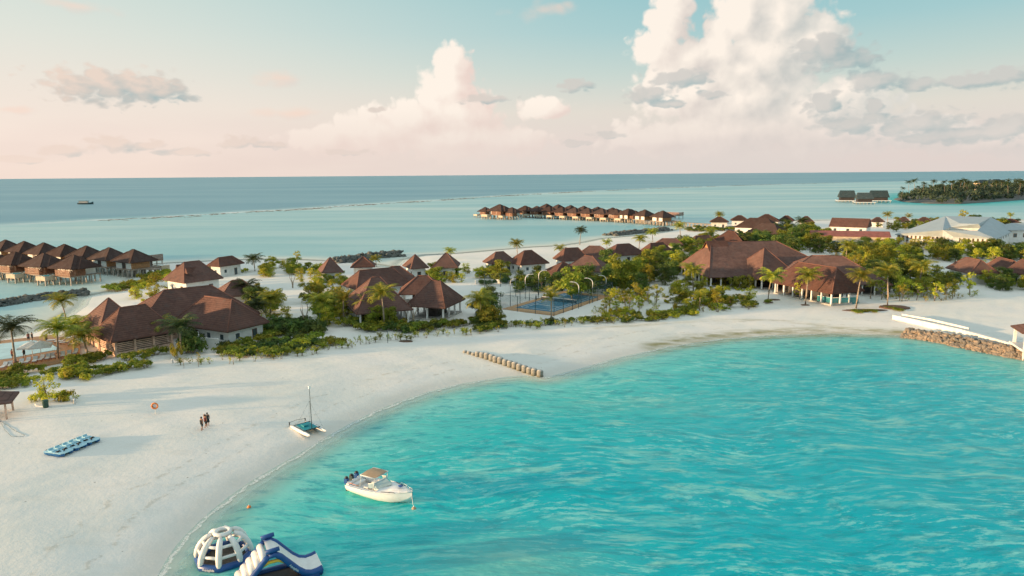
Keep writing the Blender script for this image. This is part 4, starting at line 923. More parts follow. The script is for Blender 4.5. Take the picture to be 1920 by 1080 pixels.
def palm_proto(seed, h, nf=19, L=3.1, mat='frond', lean=.5, droop=1.0, nm='coconut_palm', up=0.0):
    R_ = random.Random(seed); r = thing(nm, (0, 0, -50), 'x', 'palm'); la = R_.random() * 6.28
    top = Vector((math.cos(la) * lean, math.sin(la) * lean, h)); mb = MB()
    if h > .8: mb.tube([(0, 0, -.3), (top.x * .15, top.y * .15, h * .3), (top.x * .5, top.y * .5, h * .65), top], [.20, .15, .12, .11], 8)
    else: mb.tube([(0, 0, -.2), top], [.10, .07], 6)
    mb.build('trunk', M['trunk'], r); mb = MB()
    for i in range(nf):
        a = i * 2.399 + R_.uniform(-.25, .25); t = i / nf; el0 = R(72 - 78 * t + R_.uniform(-9, 9)) + up; l = L * R_.uniform(.8, 1.1) * (.75 + .25 * math.sin(math.pi * min(1, t + .2)))
        p_ = top.copy(); e = el0; pts = [p_.copy()]; dirs = []; ns = 9
        for k in range(ns):
            d = Vector((math.cos(a) * math.cos(e), math.sin(a) * math.cos(e), math.sin(e))); p_ = p_ + d * l / ns; pts.append(p_.copy()); dirs.append(d); e -= R(9.5) * droop * (0.6 + k / ns)
        mb.tube(pts[::2] + [pts[-1]], [.035, .03, .025, .02, .012, .006][:len(pts[::2]) + 1], 4, cap=False)
        for k in range(ns):
            d = dirs[k]; side = d.cross(Vector((0, 0, 1)));
            if side.length < .05: side = Vector((math.sin(a), -math.cos(a), 0))
            side.normalize(); upv = side.cross(d); w = l * .33 * math.sin(math.pi * min(1, (k + 1.3) / (ns + .9))) + .06
            for sg in (-1, 1):
                for j in range(2):
                    b0 = pts[k].lerp(pts[k + 1], j * .5); b1 = pts[k].lerp(pts[k + 1], j * .5 + .40); tip = b0 + side * sg * w * R_.uniform(.85, 1.1) + d * w * .55 + upv * (-.30 * w * R_.uniform(.5, 1.8))
                    mb.add([b0, b1, tip], [(0, 1, 2)])
    mb.build('crown', M[mat], r); return r
protos = []
def use(lst, R_): return lst[R_.randrange(len(lst))]
SH = [shrub_proto(i, M['leaf'], nclump=8 + i % 3) for i in range(4)]; SHD = [shrub_proto(20 + i, M['leaf_d']) for i in range(3)]; SHY = [shrub_proto(30 + i, M['leaf_y']) for i in range(3)]
SPARSE = [shrub_proto(40 + i, M['leaf_y'] if i % 2 else M['leaf'], nclump=7, leaves=75, flat=1.0, size=.13) for i in range(4)]
TR = [tree_proto(50 + i, M['leaf'], 5 + i * .3) for i in range(4)]; TRD = [tree_proto(60 + i, M['leaf_d'], 5.5, 2.8) for i in range(3)]; TRY = [tree_proto(70 + i, M['leaf_y'], 4.6, 2.0, leaves=800) for i in range(3)]
TSP = [tree_proto(80 + i, M['leaf_y'] if i else M['leaf'], 4.6, 1.9, 10, 360, .2, .3) for i in range(3)]
PA = [palm_proto(90 + i, 6.5, 25, 3.7) for i in range(3)]; PD = [palm_proto(95 + i, 6.0, 25, 3.7, mat='frond_d') for i in range(2)]
PS = [palm_proto(100 + i, 1.6, 15, 2.9, droop=.8, up=.2, lean=.1) for i in range(3)]; PYG = [palm_proto(110 + i, .35, 8, 1.15, mat='frond', up=.35, droop=.8, nm='young_palm', lean=.03) for i in range(3)]
PROTO_ALL = SH + SHD + SHY + SPARSE + TR + TRD + TRY + TSP + PA + PD + PS + PYG
def put(lst, px, py, label, group, cat, sc=1.0, R_=rnd, zoff=0, name=None, asp=None):
    p_ = G(px, py); s_ = sc * R_.uniform(.85, 1.15) if isinstance(sc, (int, float)) else sc
    if asp and not isinstance(s_, tuple): s_ = (s_, s_, s_ * asp)
    o = copy_tree(use(lst, R_), p_ + Vector((0, 0, zoff)), R_.random() * 6.28, s_, label, group)
    if not group and 'group' in o: del o['group']
    o['category'] = 'tree' if cat == 'broadleaf' else cat
    if name: o.name = name
    return o
# --- palms: (crown px, crown py, base px, base py, kind, label)
palms = [
 (28, 612, 30, 690, PD, 'dark coconut palm at the far left in front of the pool'), (118, 563, 124, 600, PA, 'golden coconut palm on the pool lagoon beach, left of the pyramid roof'),
 (108, 615, 110, 676, PA, 'coconut palm on the pool deck among the sunbeds, left one of a pair'), (136, 612, 138, 652, PA, 'coconut palm on the pool deck right behind its neighbour, right one of a pair'),
 (163, 628, 165, 668, PA, 'short bright coconut palm at the left corner of the restaurant'), (286, 612, 290, 650, PA, 'coconut palm before the slatted front of the restaurant'),
 (337, 610, 341, 664, PD, 'dark coconut palm beside the white yard wall'), (338, 522, 340, 542, PA, 'short bushy palm below the villa with two gable peaks'),
 (464, 538, 466, 572, PD, 'large dark bushy palm right of the restaurant roofs'), (478, 486, 478, 508, PD, 'dark palm on the skyline left of the green bushes'),
 (488, 573, 487, 600, PD, 'small dark palm at the right end of the restaurant'), (717, 548, 721, 616, PA, 'tallest coconut palm in front of the central pavilion'),
 (691, 568, 700, 604, PA, 'bright palm just left of the tallest central palm'), (600, 562, 606, 602, PA, 'coconut palm among the bushes left of the central pavilion'), (643, 560, 645, 605, PS, 'spreading palm against the left eave of the central pavilion'),
 (970, 457, 970, 478, PA, 'golden coconut palm on the far shore between two villa roofs'), (1083, 433, 1087, 459, PD, 'lone dark coconut palm standing on the outer shore'), (1051, 466, 1052, 482, PA, 'small palm left of the wide villa block'),
 (1137, 455, 1138, 470, PA, 'palm between the wide villa block and the next villa'), (1193, 448, 1198, 466, PA, 'slender palm at the tip of the white sand, left of another'), (1222, 436, 1224, 453, PA, 'slender palm on the white sand, right of another'),
 (1265, 424, 1276, 454, PA, 'leaning palm near the shore end of the far jetty'), (845, 471, 846, 486, PA, 'pale palm rising behind the right pointed roof'), (1347, 403, 1349, 424, PA, 'palm in front of a far brown villa roof, right of the jetty'),
 (1664, 403, 1664, 420, PA, 'lone far palm above the long red roof'), (1296, 506, 1300, 548, PA, 'spreading palm at the left end of the reception hall'), (1440, 517, 1440, 563, PA, 'palm in front of the reception hall steps, left of two by the dining pavilion'),
 (1509, 515, 1510, 571, PA, 'palm planted before the sunlit slope of the dining pavilion'), (1606, 516, 1605, 578, PA, 'bright yellow palm right of the dining pavilion'), (1632, 535, 1632, 560, PS, 'short palm behind the bright yellow palm'),
 (1662, 508, 1664, 573, PA, 'tall bright palm in the round planted bed near the sea wall'), (1332, 436, 1334, 454, PA, 'palm on the sand patch behind the reception hall'), (1497, 415, 1500, 452, PD, 'tall dark palm amid the dense trees behind the reception hall'),
 (1583, 460, 1585, 492, PA, 'palm in the dense trees above the dining pavilion'), (1720, 500, 1722, 545, PA, 'pale palm in the scrub left of the two sunlit villas'), (1312, 556, 1312, 582, PS, 'yellow young palm at the beach edge before the reception hall'),
 (1043, 556, 1034, 600, PS, 'short palm at the near corner of the tennis court'), (902, 563, 903, 605, PA, 'palm between the central pavilion and the tennis court'), (705, 486, 706, 500, PA, 'small palm beside the middle breakwater'),
 (1290, 452, 1292, 470, PA, 'pale palm right of the far white sand patch'), (1700, 407, 1702, 420, PS, 'golden palm before a small peaked far roof'), (1893, 405, 1894, 418, PS, 'golden palm at the far right among the villas'),
 (505, 560, 507, 595, PA, 'palm on the near left corner of the bushy island in the path')]
for i, (cx, cy_, bx, by, kind, lb) in enumerate(palms):
    b = G(bx, by); dist = Vector((b.x, b.y, CAMH - b.z)).length; mpp = b.y / F / math.cos(0) ; 
    proto = kind[i % len(kind)]; hp = 6.5 if kind is PA else 6.0 if kind is PD else 1.6
    h = (by - cy_) * b.dot(Vector((0, 1, 0))) / F * .99; h = max(h, 1.2)
    rz_ = rnd.random() * 6.28; o = copy_tree(proto, b, rz_, 1.0, lb); o['category'] = 'palm'
    s_ = {0: 1.0}.get(0); cs_ = 1.15 if h > 3.2 else .9
    o.scale = (cs_, cs_, h / hp) if False else (cs_,) * 3
    # stretch only the trunk so the crown keeps its size
    for ch in o.children:
        if ch.name.startswith('trunk'): ch.scale = (1, 1, (h / cs_ + .0) / hp)
        else: ch.location = (0, 0, h / cs_ - hp)

# --- zones of shrubs and trees, polygons in picture positions of their feet
def inpoly(x, y, pl_):
    c_ = False
    for (x1, y1), (x2, y2) in zip(pl_, pl_[1:] + pl_[:1]):
        if (y1 > y) != (y2 > y) and x < (x2 - x1) * (y - y1) / (y2 - y1) + x1: c_ = not c_
    return c_
BOOST = {'tree': 1.1, 'bush': 1.1, 'shrub': 1.12}; NAMES = {'tree': 'broadleaf_tree', 'bush': 'bush', 'shrub': 'shrub', 'sapling': 'sapling'}
def zone(poly, n, kinds, label, group, cat, sc=(.8, 1.2), seed=0, asp=None, mind=.0, name=None):
    R_ = random.Random(seed + 1000); xs = [p_[0] for p_ in poly]; ys = [p_[1] for p_ in poly]; out = []; tries = 0
    while len(out) < n and tries < n * 60:
        tries += 1; x = R_.uniform(min(xs), max(xs)); y = R_.uniform(min(ys), max(ys))
        if not inpoly(x, y, poly): continue
        w_ = P(x, y, 1.2)
        if any((w_ - q_).length < mind for q_ in out): continue
        out.append(w_); k = use(kinds, R_)
        tone = 'dark green' if k in (TRD, SHD) else 'yellow green' if k in (TRY, SHY) else 'sparse' if k in (TSP, SPARSE) else 'mid green'
        fx = (x - min(xs)) / (max(xs) - min(xs)); fy = (y - min(ys)) / (max(ys) - min(ys)); L_ = label
        for w0 in ('yellow green ', 'dark green ', 'low leafy green ', 'low green ', 'dark ', 'green ', 'bushy '): 
            if L_.startswith(w0): L_ = L_[len(w0):]
        if n > 12: L_ = L_ + ', ' + ('left' if fx < .33 else 'middle' if fx < .67 else 'right') + ' part' 
        put(k, x, y, tone + ' ' + L_, group, cat, R_.uniform(*sc) * BOOST.get(cat, 1.0), R_, asp=asp, name=name or NAMES.get(cat))
A_sh = [SH, SH, SHY]
zone([(-30, 708), (60, 694), (120, 683), (180, 672), (240, 668), (300, 662), (318, 684), (250, 694), (180, 707), (100, 716), (-30, 736)], 46, [SH, SH, SH, SHY], 'low leafy green shrub in the beach hedge before the pool deck', 'shrubs of the beach hedge before the pool', 'shrub', (1.0, 1.5), 1, .85, .8)
zone([(400, 660), (470, 640), (500, 622), (560, 622), (600, 635), (648, 640), (640, 648), (560, 660), (480, 672), (405, 672)], 44, [SH, SH, SHY, SHD], 'low green shrub in the hedge beside the white restaurant wing', 'shrubs of the hedge right of the restaurant', 'shrub', (1.2, 1.7), 2, .8, .9)
zone([(500, 612), (560, 608), (615, 624), (560, 628), (500, 628)], 15, [SHD], 'dark shrub on the inland side of the hedge beside the restaurant', 'dark shrubs behind the restaurant hedge', 'shrub', (1.6, 2.1), 3, 1.0, 1.0)
zone([(345, 650), (372, 640), (378, 662), (350, 662)], 4, [SHD], 'dark shrub at the foot of the white yard wall', 'dark shrubs by the yard wall', 'shrub', (1.6, 2.0), 4, 1.3)
zone([(488, 560), (530, 552), (545, 580), (545, 600), (505, 600), (490, 580)], 10, [TR, TRY, SHY], 'yellow green bush on the island in the sandy path', 'bushes on the island in the path', 'bush', (.65, .85), 5, .8, 1.4)
zone([(572, 552), (600, 540), (640, 548), (652, 600), (640, 612), (605, 612), (580, 585)], 26, [TR, TRY, TSP, TR], 'tall bush in the thicket left of the central pavilion', 'trees left of the central pavilion', 'bush', (.7, 1.05), 6, .9, 1.5)
zone([(470, 506), (530, 496), (600, 502), (602, 530), (560, 530), (520, 524), (480, 522)], 26, [TRY, TRY, TR, TR], 'tree behind the path, left of the twin roofed villa', 'bushy trees on the north shore', 'tree', (.55, .85), 7, .75, 2.0)
zone([(650, 606), (700, 610), (790, 614), (870, 606), (872, 612), (790, 624), (700, 622), (650, 616)], 36, [SH, SH, SHD, SHY], 'green shrub in the low hedge before the central pavilion', 'shrubs before the central pavilion', 'shrub', (1.2, 1.7), 8, .95, 1.0)
zone([(695, 606), (740, 610), (738, 616), (700, 614)], 5, [TR], 'bushy small tree at the foot of the tallest central palm', 'small trees before the central pavilion', 'tree', (.6, .75), 9)
zone([(876, 598), (880, 570), (915, 565), (950, 600), (955, 612), (900, 616)], 13, [TR, TRD, SH], 'green bush between the central pavilion and the court', 'bushes left of the tennis court', 'bush', (.6, .85), 10, .9, 1.5)
zone([(878, 602), (960, 606), (960, 622), (880, 624)], 12, [SH, SHD], 'small round shrub on the sand left of the tennis court', 'small shrubs left of the court', 'shrub', (.9, 1.3), 11)
zone([(775, 516), (870, 508), (905, 512), (965, 520), (960, 530), (870, 530), (800, 532)], 30, [TR, TRY, TR, TRY], 'tall bush in the row before the twin and paired villas', 'bushes before the villas on the north side', 'bush', (.55, .85), 12, .8, 1.8)
zone([(900, 525), (970, 530), (968, 538), (900, 535)], 5, [SHD], 'dark shrub beside the upper court fence', 'dark shrubs by the upper court', 'shrub', (1.2, 1.5), 13)
for (x, y, s_, k, lb) in ((940, 528, 1.25, TR, 'bushy tree hiding the left one of two paired villas'), (1005, 530, .95, TRD, 'tree behind the middle left court lamp'), (1040, 545, .8, TRD, 'dark tree right of the third left court lamp'),
       (1072, 562, 1.35, TR, 'large bushy tree at the back corner of the tennis court'), (1090, 555, 1.3, TRD, 'dark large tree touching the back corner of the court'), (1100, 545, 1.2, TR, 'rounded tree between the right court lamps'),
       (1160, 548, 1.75, TR, 'biggest round tree right of the court, left half'), (1182, 546, 1.75, TR, 'biggest round tree right of the court, right half'), (1140, 550, 1.3, TRD, 'dark tree left of the biggest round tree'), (1198, 552, 1.2, TRD, 'dark tree right of the biggest round tree'),
       (558, 500, .01, TR, None)):
    if lb: put(k, x, y, lb, None, 'tree', s_)
zone([(1195, 500), (1230, 488), (1260, 492), (1300, 508), (1290, 530), (1240, 535), (1200, 530)], 30, [TR, TRD, TRD, TRY], 'green tree in the grove between the court and the reception hall', 'trees left of the reception hall', 'tree', (.75, 1.15), 14, .9, 2.2)
zone([(1230, 560), (1290, 548), (1400, 552), (1405, 570), (1340, 582), (1270, 584)], 32, [TRY, TR, SHY, SH], 'yellow green bush in front of the reception hall', 'bushes before the reception hall', 'bush', (.55, .85), 15, .8, 1.4)
zone([(1220, 590), (1300, 582), (1305, 588), (1240, 600)], 13, [SH, SHY], 'low green shrub at the beach edge before the reception hall', 'shrubs at the beach edge', 'shrub', (1.0, 1.4), 16, .7)
zone([(1140, 560), (1220, 556), (1250, 580), (1170, 592), (1100, 594)], 44, [SPARSE, TSP, SPARSE, SHY], 'thin leafy sapling in the scrub right of the tennis court', 'saplings right of the court', 'sapling', (.7, 1.1), 17, None, 1.1)
zone([(900, 606), (1000, 604), (1100, 600), (1250, 596), (1240, 604), (1100, 608), (1000, 614), (900, 618)], 34, [SPARSE, SH, SHD], 'small scattered shrub on the sand in front of the court', 'small shrubs before the court', 'shrub', (.7, 1.2), 18, .8, 1.5)
zone([(1380, 470), (1450, 440), (1500, 448), (1560, 462), (1570, 478), (1500, 482), (1440, 474)], 36, [TRD, TR, TRD], 'dark green tree in the dense grove behind the reception hall', 'trees behind the reception hall', 'tree', (.9, 1.3), 19, .85, 2.5)
zone([(1260, 470), (1310, 455), (1340, 452), (1430, 448), (1420, 452), (1310, 490), (1270, 495)], 30, [TRD, TR], 'green tree in the belt behind the left end of the reception hall', 'tree belt north of the reception hall', 'tree', (.8, 1.15), 20, .85, 2.5)
zone([(1560, 478), (1660, 462), (1780, 470), (1900, 478), (1940, 490), (1900, 496), (1760, 492), (1640, 500), (1600, 500)], 62, [TRD, TR, TRY, TRY], 'green tree in the broad belt before the pale roofed block', 'tree belt before the courtyard block', 'tree', (.85, 1.25), 21, .85, 2.5)
zone([(1620, 505), (1700, 500), (1770, 520), (1800, 540), (1770, 556), (1700, 552), (1640, 545)], 40, [TRY, TR, TSP, TRD], 'yellow green bush in the scrub right of the dining pavilion', 'bushes right of the dining pavilion', 'bush', (.6, 1.0), 22, .9, 2.0)
zone([(1640, 560), (1700, 553), (1800, 556), (1840, 548), (1830, 556), (1760, 566), (1690, 566)], 36, [SPARSE, SPARSE, TSP], 'thin sparse sapling on the sand edge at right', 'saplings at the edge of the wide sand', 'sapling', (.7, 1.1), 23, None, 1.0)
zone([(1825, 530), (1870, 520), (1940, 524), (1940, 545), (1860, 545)], 16, [TRY, TR, TRD], 'leafy bush in front of the sunlit villas at right', 'bushes before the sunlit villas', 'bush', (.6, .9), 24, .8, 1.5)
zone([(195, 545), (250, 536), (262, 526), (312, 512), (318, 520), (270, 540), (215, 548)], 26, [SHY, SH], 'yellow green shrub on the point where the left jetty lands', 'shrubs at the foot of the left jetty', 'shrub', (1.5, 2.2), 25, .8, 1.2)
zone([(252, 560), (300, 545), (310, 552), (270, 572)], 8, [TRY, SHY], 'yellow bush behind the back pyramid roof of the restaurant', 'bushes behind the restaurant', 'bush', (.7, .9), 26, .8)
zone([(1280, 430), (1330, 425), (1420, 430), (1425, 434), (1340, 434), (1290, 434)], 30, [SH, SHD], 'low green shrub in the far hedge at the end of the far jetty', 'far hedge by the jetty', 'shrub', (2.0, 2.8), 27, .6, 1.5)
zone([(1640, 424), (1760, 420), (1770, 426), (1680, 436)], 22, [TR, TRD], 'far tree between the long red roof and the small peaked villas', 'far trees among the villas', 'tree', (.7, 1.0), 28, .8, 2)
zone([(1800, 420), (1840, 418), (1880, 424), (1925, 426), (1925, 432), (1880, 428)], 14, [TR, TRD], 'far tree right of the pale metal roof', 'far trees right of the courtyard block', 'tree', (.8, 1.1), 29, .8, 2)
zone([(1430, 440), (1540, 436), (1550, 470), (1450, 470)], 14, [TRD, TR], 'tall dark tree beside the cream service building', 'tall trees by the service building', 'tree', (1.2, 1.6), 30, .9, 4)
zone([(1775, 430), (1825, 430), (1826, 432), (1776, 432)], 5, [SHD], 'dark shrub inside the courtyard of the pale block', 'courtyard shrubs', 'shrub', (1.5, 2), 31)
zone([(590, 520), (640, 520), (650, 545), (600, 540)], 8, [TR, TRY], 'green tree beside the white wall of the twin roofed villa', 'trees by the twin roofed villa', 'tree', (.6, .8), 32, .8)
zone([(1480, 560), (1500, 560), (1500, 566), (1480, 566)], 1, [TSP], 'small bare tree in a mulch ring before the dining pavilion', None, 'tree', (.7, .8), 33)
zone([(640, 528), (700, 520), (770, 530), (780, 545), (700, 560)], 6, [TR, TRD], 'green tree showing between the roofs of the central pavilion', 'trees between the pavilion roofs', 'bush', (.5, .6), 51, .7, 3)
zone([(965, 532), (1060, 528), (1130, 530), (1120, 546), (1060, 548), (970, 548)], 22, [TRD, TR, TRD], 'tree in the dense row behind the courts', 'trees behind the courts', 'broadleaf', (.7, .95), 52, .85, 2.5, 'broadleaf_tree')
zone([(1130, 505), (1200, 505), (1210, 535), (1140, 540)], 10, [TRD, TR], 'tree in the grove right of the biggest round tree', 'trees by the biggest round tree', 'broadleaf', (1.0, 1.3), 53, .9, 3, 'broadleaf_tree')
zone([(1255, 575), (1330, 566), (1400, 560), (1440, 568), (1400, 584), (1300, 592)], 30, [SHY, SH, SPARSE], 'small shrub scattered on the sand before the reception hall', 'small shrubs on the sand before the hall', 'shrub', (.8, 1.3), 54, None, 1.2)
zone([(430, 560), (500, 552), (520, 600), (500, 610), (470, 590)], 8, [TRD, TR, TRY], 'tree at the right end of the restaurant', 'trees by the restaurant end', 'bush', (.6, .8), 55, .9, 1.8)
zone([(1100, 592), (1250, 580), (1300, 588), (1250, 602), (1100, 606)], 26, [SH, SHY, SPARSE], 'low shrub along the beach edge right of the court', 'shrubs along the beach edge right of the court', 'shrub', (.8, 1.3), 56, .8, 1.4)
zone([(1780, 475), (1940, 470), (1940, 500), (1860, 482)], 12, [TRD, TR], 'tree in the belt at the right edge', 'trees at the right edge', 'broadleaf', (.9, 1.2), 57, .9, 3, 'broadleaf_tree')
zone([(300, 530), (330, 524), (345, 540), (320, 552), (290, 552)], 8, [SHY, TRY, SH], 'yellow bush below the villa with two gable peaks', 'bushes below the gabled villa', 'bush', (.9, 1.1), 61, .8, 1.2)
zone([(385, 500), (470, 505), (460, 520), (420, 518), (385, 510)], 9, [SH, SHY], 'shrub between the two villas behind the restaurant', 'shrubs between the two shore villas', 'shrub', (1.2, 1.6), 62, .9, 2)
zone([(1262, 535), (1300, 532), (1420, 536), (1425, 546), (1300, 552), (1262, 552)], 26, [TRY, TRY, TR, SHY], 'bush right against the columns of the reception hall', 'bushes against the reception hall', 'bush', (.6, .8), 63, .85, 1.5)
zone([(1570, 488), (1640, 490), (1650, 520), (1640, 540), (1625, 520)], 12, [TRY, TR, TRD], 'tree close behind the dining pavilion', 'trees close behind the dining pavilion', 'bush', (.8, 1.1), 64, .9, 1.5)
# single odd trees
put(TSP, 558, 492, 'wind bent sparse tree on the skyline above the green bushes', None, 'tree', .8)
put(TSP, 1805, 418, 'bare feathery tree rising between the two pale roof peaks', None, 'tree', 1.5)
put(TRY, 88, 745, 'small yellow green tree in the ringed bed on the beach', None, 'tree', .72)
for (x, y, s_, lb) in ((70, 752, .9, 'yellow bush left of the tree in the ringed bed'), (102, 753, .95, 'yellow bush behind the green bin in the ringed bed'), (122, 752, 1.1, 'orange tinged bush in the ringed bed, right of the bin'), (136, 756, .8, 'sparse bush at the right end of the ringed bed')):
    put(SHY if s_ > .85 else SPARSE, x, y, lb, None, 'shrub', s_, asp=1.35)
put(SHY, 332, 672, 'narrow yellow green bush standing alone before the restaurant corner', None, 'shrub', (.75, .75, 2.6))
# young palms and staked saplings along the beach edge
line = [(335, 688), (470, 676), (560, 666), (640, 652), (720, 641), (800, 634), (900, 624), (1000, 614), (1100, 608), (1230, 598)]
R_ = random.Random(77)
for i in range(78):
    t_ = (i + R_.uniform(-.4, .4)) / 78 * (len(line) - 1); t_ = max(0, min(len(line) - 1.001, t_)); k = int(t_); x = line[k][0] + (line[k + 1][0] - line[k][0]) * (t_ - k); y = line[k][1] + (line[k + 1][1] - line[k][1]) * (t_ - k) + R_.uniform(-7, 4)
    wh = ('below the white restaurant wing' if x < 560 else 'beside the sandy path mouth' if x < 690 else 'before the central pavilion' if x < 880 else 'before the tennis court' if x < 1120 else 'before the scrub right of the court')
    if R_.random() < .42: put(PYG, x, y, 'knee high young palm in the beach planting line ' + wh, 'young palms along the beach edge', 'young palm', R_.uniform(.9, 1.25), R_)
    else: put(SPARSE, x, y, 'thin staked sapling in the beach planting line ' + wh, 'staked saplings along the beach edge', 'sapling', (R_.uniform(.4, .6),) * 2 + (R_.uniform(.9, 1.4),), R_, name='sapling')
for (x, y, lb) in ((345, 740 - 50, 'dead twig sapling in the sand below the restaurant, leftmost'), (372, 688, 'dead twig sapling in the sand below the restaurant'),(438, 684, 'dry twig sapling left of the first bushy beach saplings')):
    p_ = G(x, y); r = thing('bare_sapling', p_, lb, 'sapling'); mb = MB()
    for j in range(5): a = R_.random() * 6.28; mb.tube([(0, 0, -.1), (math.cos(a) * .1, math.sin(a) * .1, .7), (math.cos(a) * .35, math.sin(a) * .35, 1.2 + R_.random() * .6)], [.025, .018, .008], 4)
    mb.build('twigs', M['branch'], r)
# driftwood looking bare trees before the pavilion
for (x, y, h_, lb) in ((762, 600, 4.2, 'bare curved pale trunk before the central pavilion'), (775, 604, 3.4, 'bare forked pale trunk before the central pavilion'), (572, 615, 4.8, 'thin pale double stemmed tree left of the central pavilion'), (549, 540, 4.0, 'thick pale stump tree with twigs beside the path')):
    p_ = G(x, y); r = thing('bare_tree', p_, lb, 'tree'); mb = MB()
    for j in range(3): a = j * 2.1 + R_.random(); mb.tube([(0, 0, -.2), (math.cos(a) * .2, math.sin(a) * .2, h_ * .4), (math.cos(a) * .9, math.sin(a) * .9, h_ * .75), (math.cos(a) * .6, math.sin(a) * .6, h_)], [.14, .10, .07, .03], 6)
    mb.build('trunk', M['branch'], r)
# mulch rings and beds
def disc(name, px, py, rx, ry, mat, label, cat='planting bed', h=.06, rough=True, seed=3):
    p_ = G(px, py); R2 = random.Random(seed); n = 28; mb = MB(); ring = [(math.cos(i / n * 6.283) * rx * R2.uniform(.9, 1.1), math.sin(i / n * 6.283) * ry * R2.uniform(.9, 1.1)) for i in range(n)]
    v = [(x, y, -.1) for x, y in ring] + [(x * .93, y * .93, h) for x, y in ring] + [(0, 0, h * 1.3)]
    mb.add(v, [(i, (i + 1) % n, n + (i + 1) % n, n + i) for i in range(n)] + [(n + i, n + (i + 1) % n, 2 * n) for i in range(n)]); o = mb.build(name, mat, None, p_); tag(o, label, cat); return o
disc('mulch_ring', 1440, 567, 1.2, 1.0, M['mulch'], 'dark mulch ring around the palm left of the dining pavilion')
disc('mulch_ring', 1510, 572, 1.0, .9, M['mulch'], 'dark mulch ring around the palm before the sunlit roof slope')
disc('mulch_ring', 1452, 562, 1.4, 1.0, M['mulch'], 'dark mulch ring around a small bare tree by the hall')
disc('mulch_ring', 761, 640, 1.3, .8, M['mulch'], 'dark mulch ring in the planting line before the pavilion')
disc('planting_bed', 1677, 577, 3.2, 2.4, M['mulch'], 'round brown bed under the tall bright palm near the sea wall', h=.25)
disc('planting_bed', 1622, 582, 5.0, 1.2, M['mulch'], 'long low bed of creeping plants left of the round palm bed', h=.12)
disc('sand_bed', 105, 757, 2.7, 1.6, M['gravel_path'], 'low sand ringed bed holding the small tree and bushes on the beach', h=.12)
zone([(1664, 578), (1694, 576), (1696, 583), (1672, 584)], 7, [SH], 'low creeping shrub in the round palm bed', 'creepers in the round palm bed', 'shrub', (.8, 1.0), 41, .4)
zone([(1602, 583), (1650, 583), (1652, 586), (1604, 586)], 10, [SH], 'low creeping shrub in the long bed near the sea wall', 'creepers in the long bed', 'shrub', (.8, 1.0), 42, .35)

# --- wooded island: far forest mass plus palms that stand out
R_ = random.Random(5); npi = np.array; cs = []
while len(cs) < 620:
    x = R_.uniform(ISLE[:, 0].min(), min(ISLE[:, 0].max(), 900)); y = R_.uniform(ISLE[:, 1].min(), ISLE[:, 1].max())
    d = sdist(npi([[x, y]]), ISLE)[0]
    if d < 5: continue
    px_ = x; hmax = min(16, 4 + d * .28) * R_.uniform(.6, 1.0); cs.append((x, y, hmax * R_.uniform(.35, 1.0) + 1, R_.uniform(3.0, 5.2)))
mbf = leaf_cloud(R_, 42000, cs, 1.15); o0 = Vector((float(isl_c[0]), float(isl_c[1]), 0)); mbf.v = [(v[0] - o0.x, v[1] - o0.y, v[2]) for v in mbf.v]
fo_ = mbf.build('island_forest', M['leaf_far'], None, o0); tag(fo_, 'dense dark forest covering the distant island at right', 'forest', kind='stuff')
PF = [palm_proto(130 + i, 15, 18, 5.0, mat='frond_d', lean=1.5) for i in range(2)]
for i in range(26):
    t_ = i / 25; px_ = 1692 + t_ * 240 + R_.uniform(-4, 4); py_ = 374 - 6 * math.sin(t_ * 3.0) + R_.uniform(-3, 3)
    w_ = P(px_, py_, 2); copy_tree(PF[i % 2], w_, R_.random() * 6, R_.uniform(.8, 1.25), 'tall dark palm rising above the forest of the distant island' if i > 1 else ('leftmost tall palm on the tip of the distant island' if i == 0 else 'second tall palm from the tip of the distant island'), 'palms on the distant island')['category'] = 'palm'
for (x, y, lb) in ((1842, 336, 'dark roof showing above the island forest, left one'), (1868, 335, 'dark roof showing above the island forest, right one')):
    a = P(x, y, 19); r = thing('island_house', (a.x, a.y, 2), lb, 'house', rz=.3)
    xf(hip_mb(6, 7, .6, 1, 12), Matrix.Identity(4)).build('roof', M['thatch_grey'], r); MB().box(-10, 10, -5.5, 5.5, -1, 11.8).build('wall', M['cream_wall'], r)
for pr in PROTO_ALL + PF:
    for ch in list(pr.children): bpy.data.objects.remove(ch)
    bpy.data.objects.remove(pr)
# ================================================================== tennis court, pool deck and small things
def quad_sheet(name, pts, z, mat, parent=None, o=None, h=.0):
    o = o or Vector((0, 0, 0)); v = [(p_.x - o.x, p_.y - o.y, z) for p_ in pts]; mb = MB()
    if h: n = len(v); mb.add(v + [(a, b, c - h) for a, b, c in v], [tuple(range(n))] + [(i, i + n, (i + 1) % n + n, (i + 1) % n) for i in range(n)])
    else: mb.add(v, [tuple(range(len(v)))])
    return mb.build(name, mat, parent)
GZ = 1.35
# ochre apron corners measured in the picture, squared up
ca = P(957, 578, GZ + .1); cb_ = P(1052, 544, GZ + .1); cc_ = P(1150, 556, GZ + .1); cd_ = P(1022, 592, GZ + .1)
ax = (cb_ - ca); ay = (cc_ - cb_); cx_ = (ca + cb_ + cc_ + cd_) / 4; ux = ((cb_ - ca) + (cc_ - cd_)).normalized(); uy = Vector((ux.y, -ux.x, 0)); LX = ((cb_ - ca).length + (cc_ - cd_).length) / 4; LY = ((cc_ - cb_).length + (cd_ - ca).length) / 4 * abs(ay.normalized().dot(uy))
ct = thing('tennis_court', (cx_.x, cx_.y, GZ), 'blue tennis court with ochre apron behind tall mesh fence posts', 'tennis court', rz=math.atan2(ux.y, ux.x))
MB().box(-LX, LX, -LY, LY, -.5, .10).build('apron', M['court_o'], ct)
a_, b_ = LX * .80, LY * .74
MB().box(-a_, a_, -b_, b_, .101, .108).build('playing_surface', M['court_b'], ct)
lm = MB(); w_ = .09
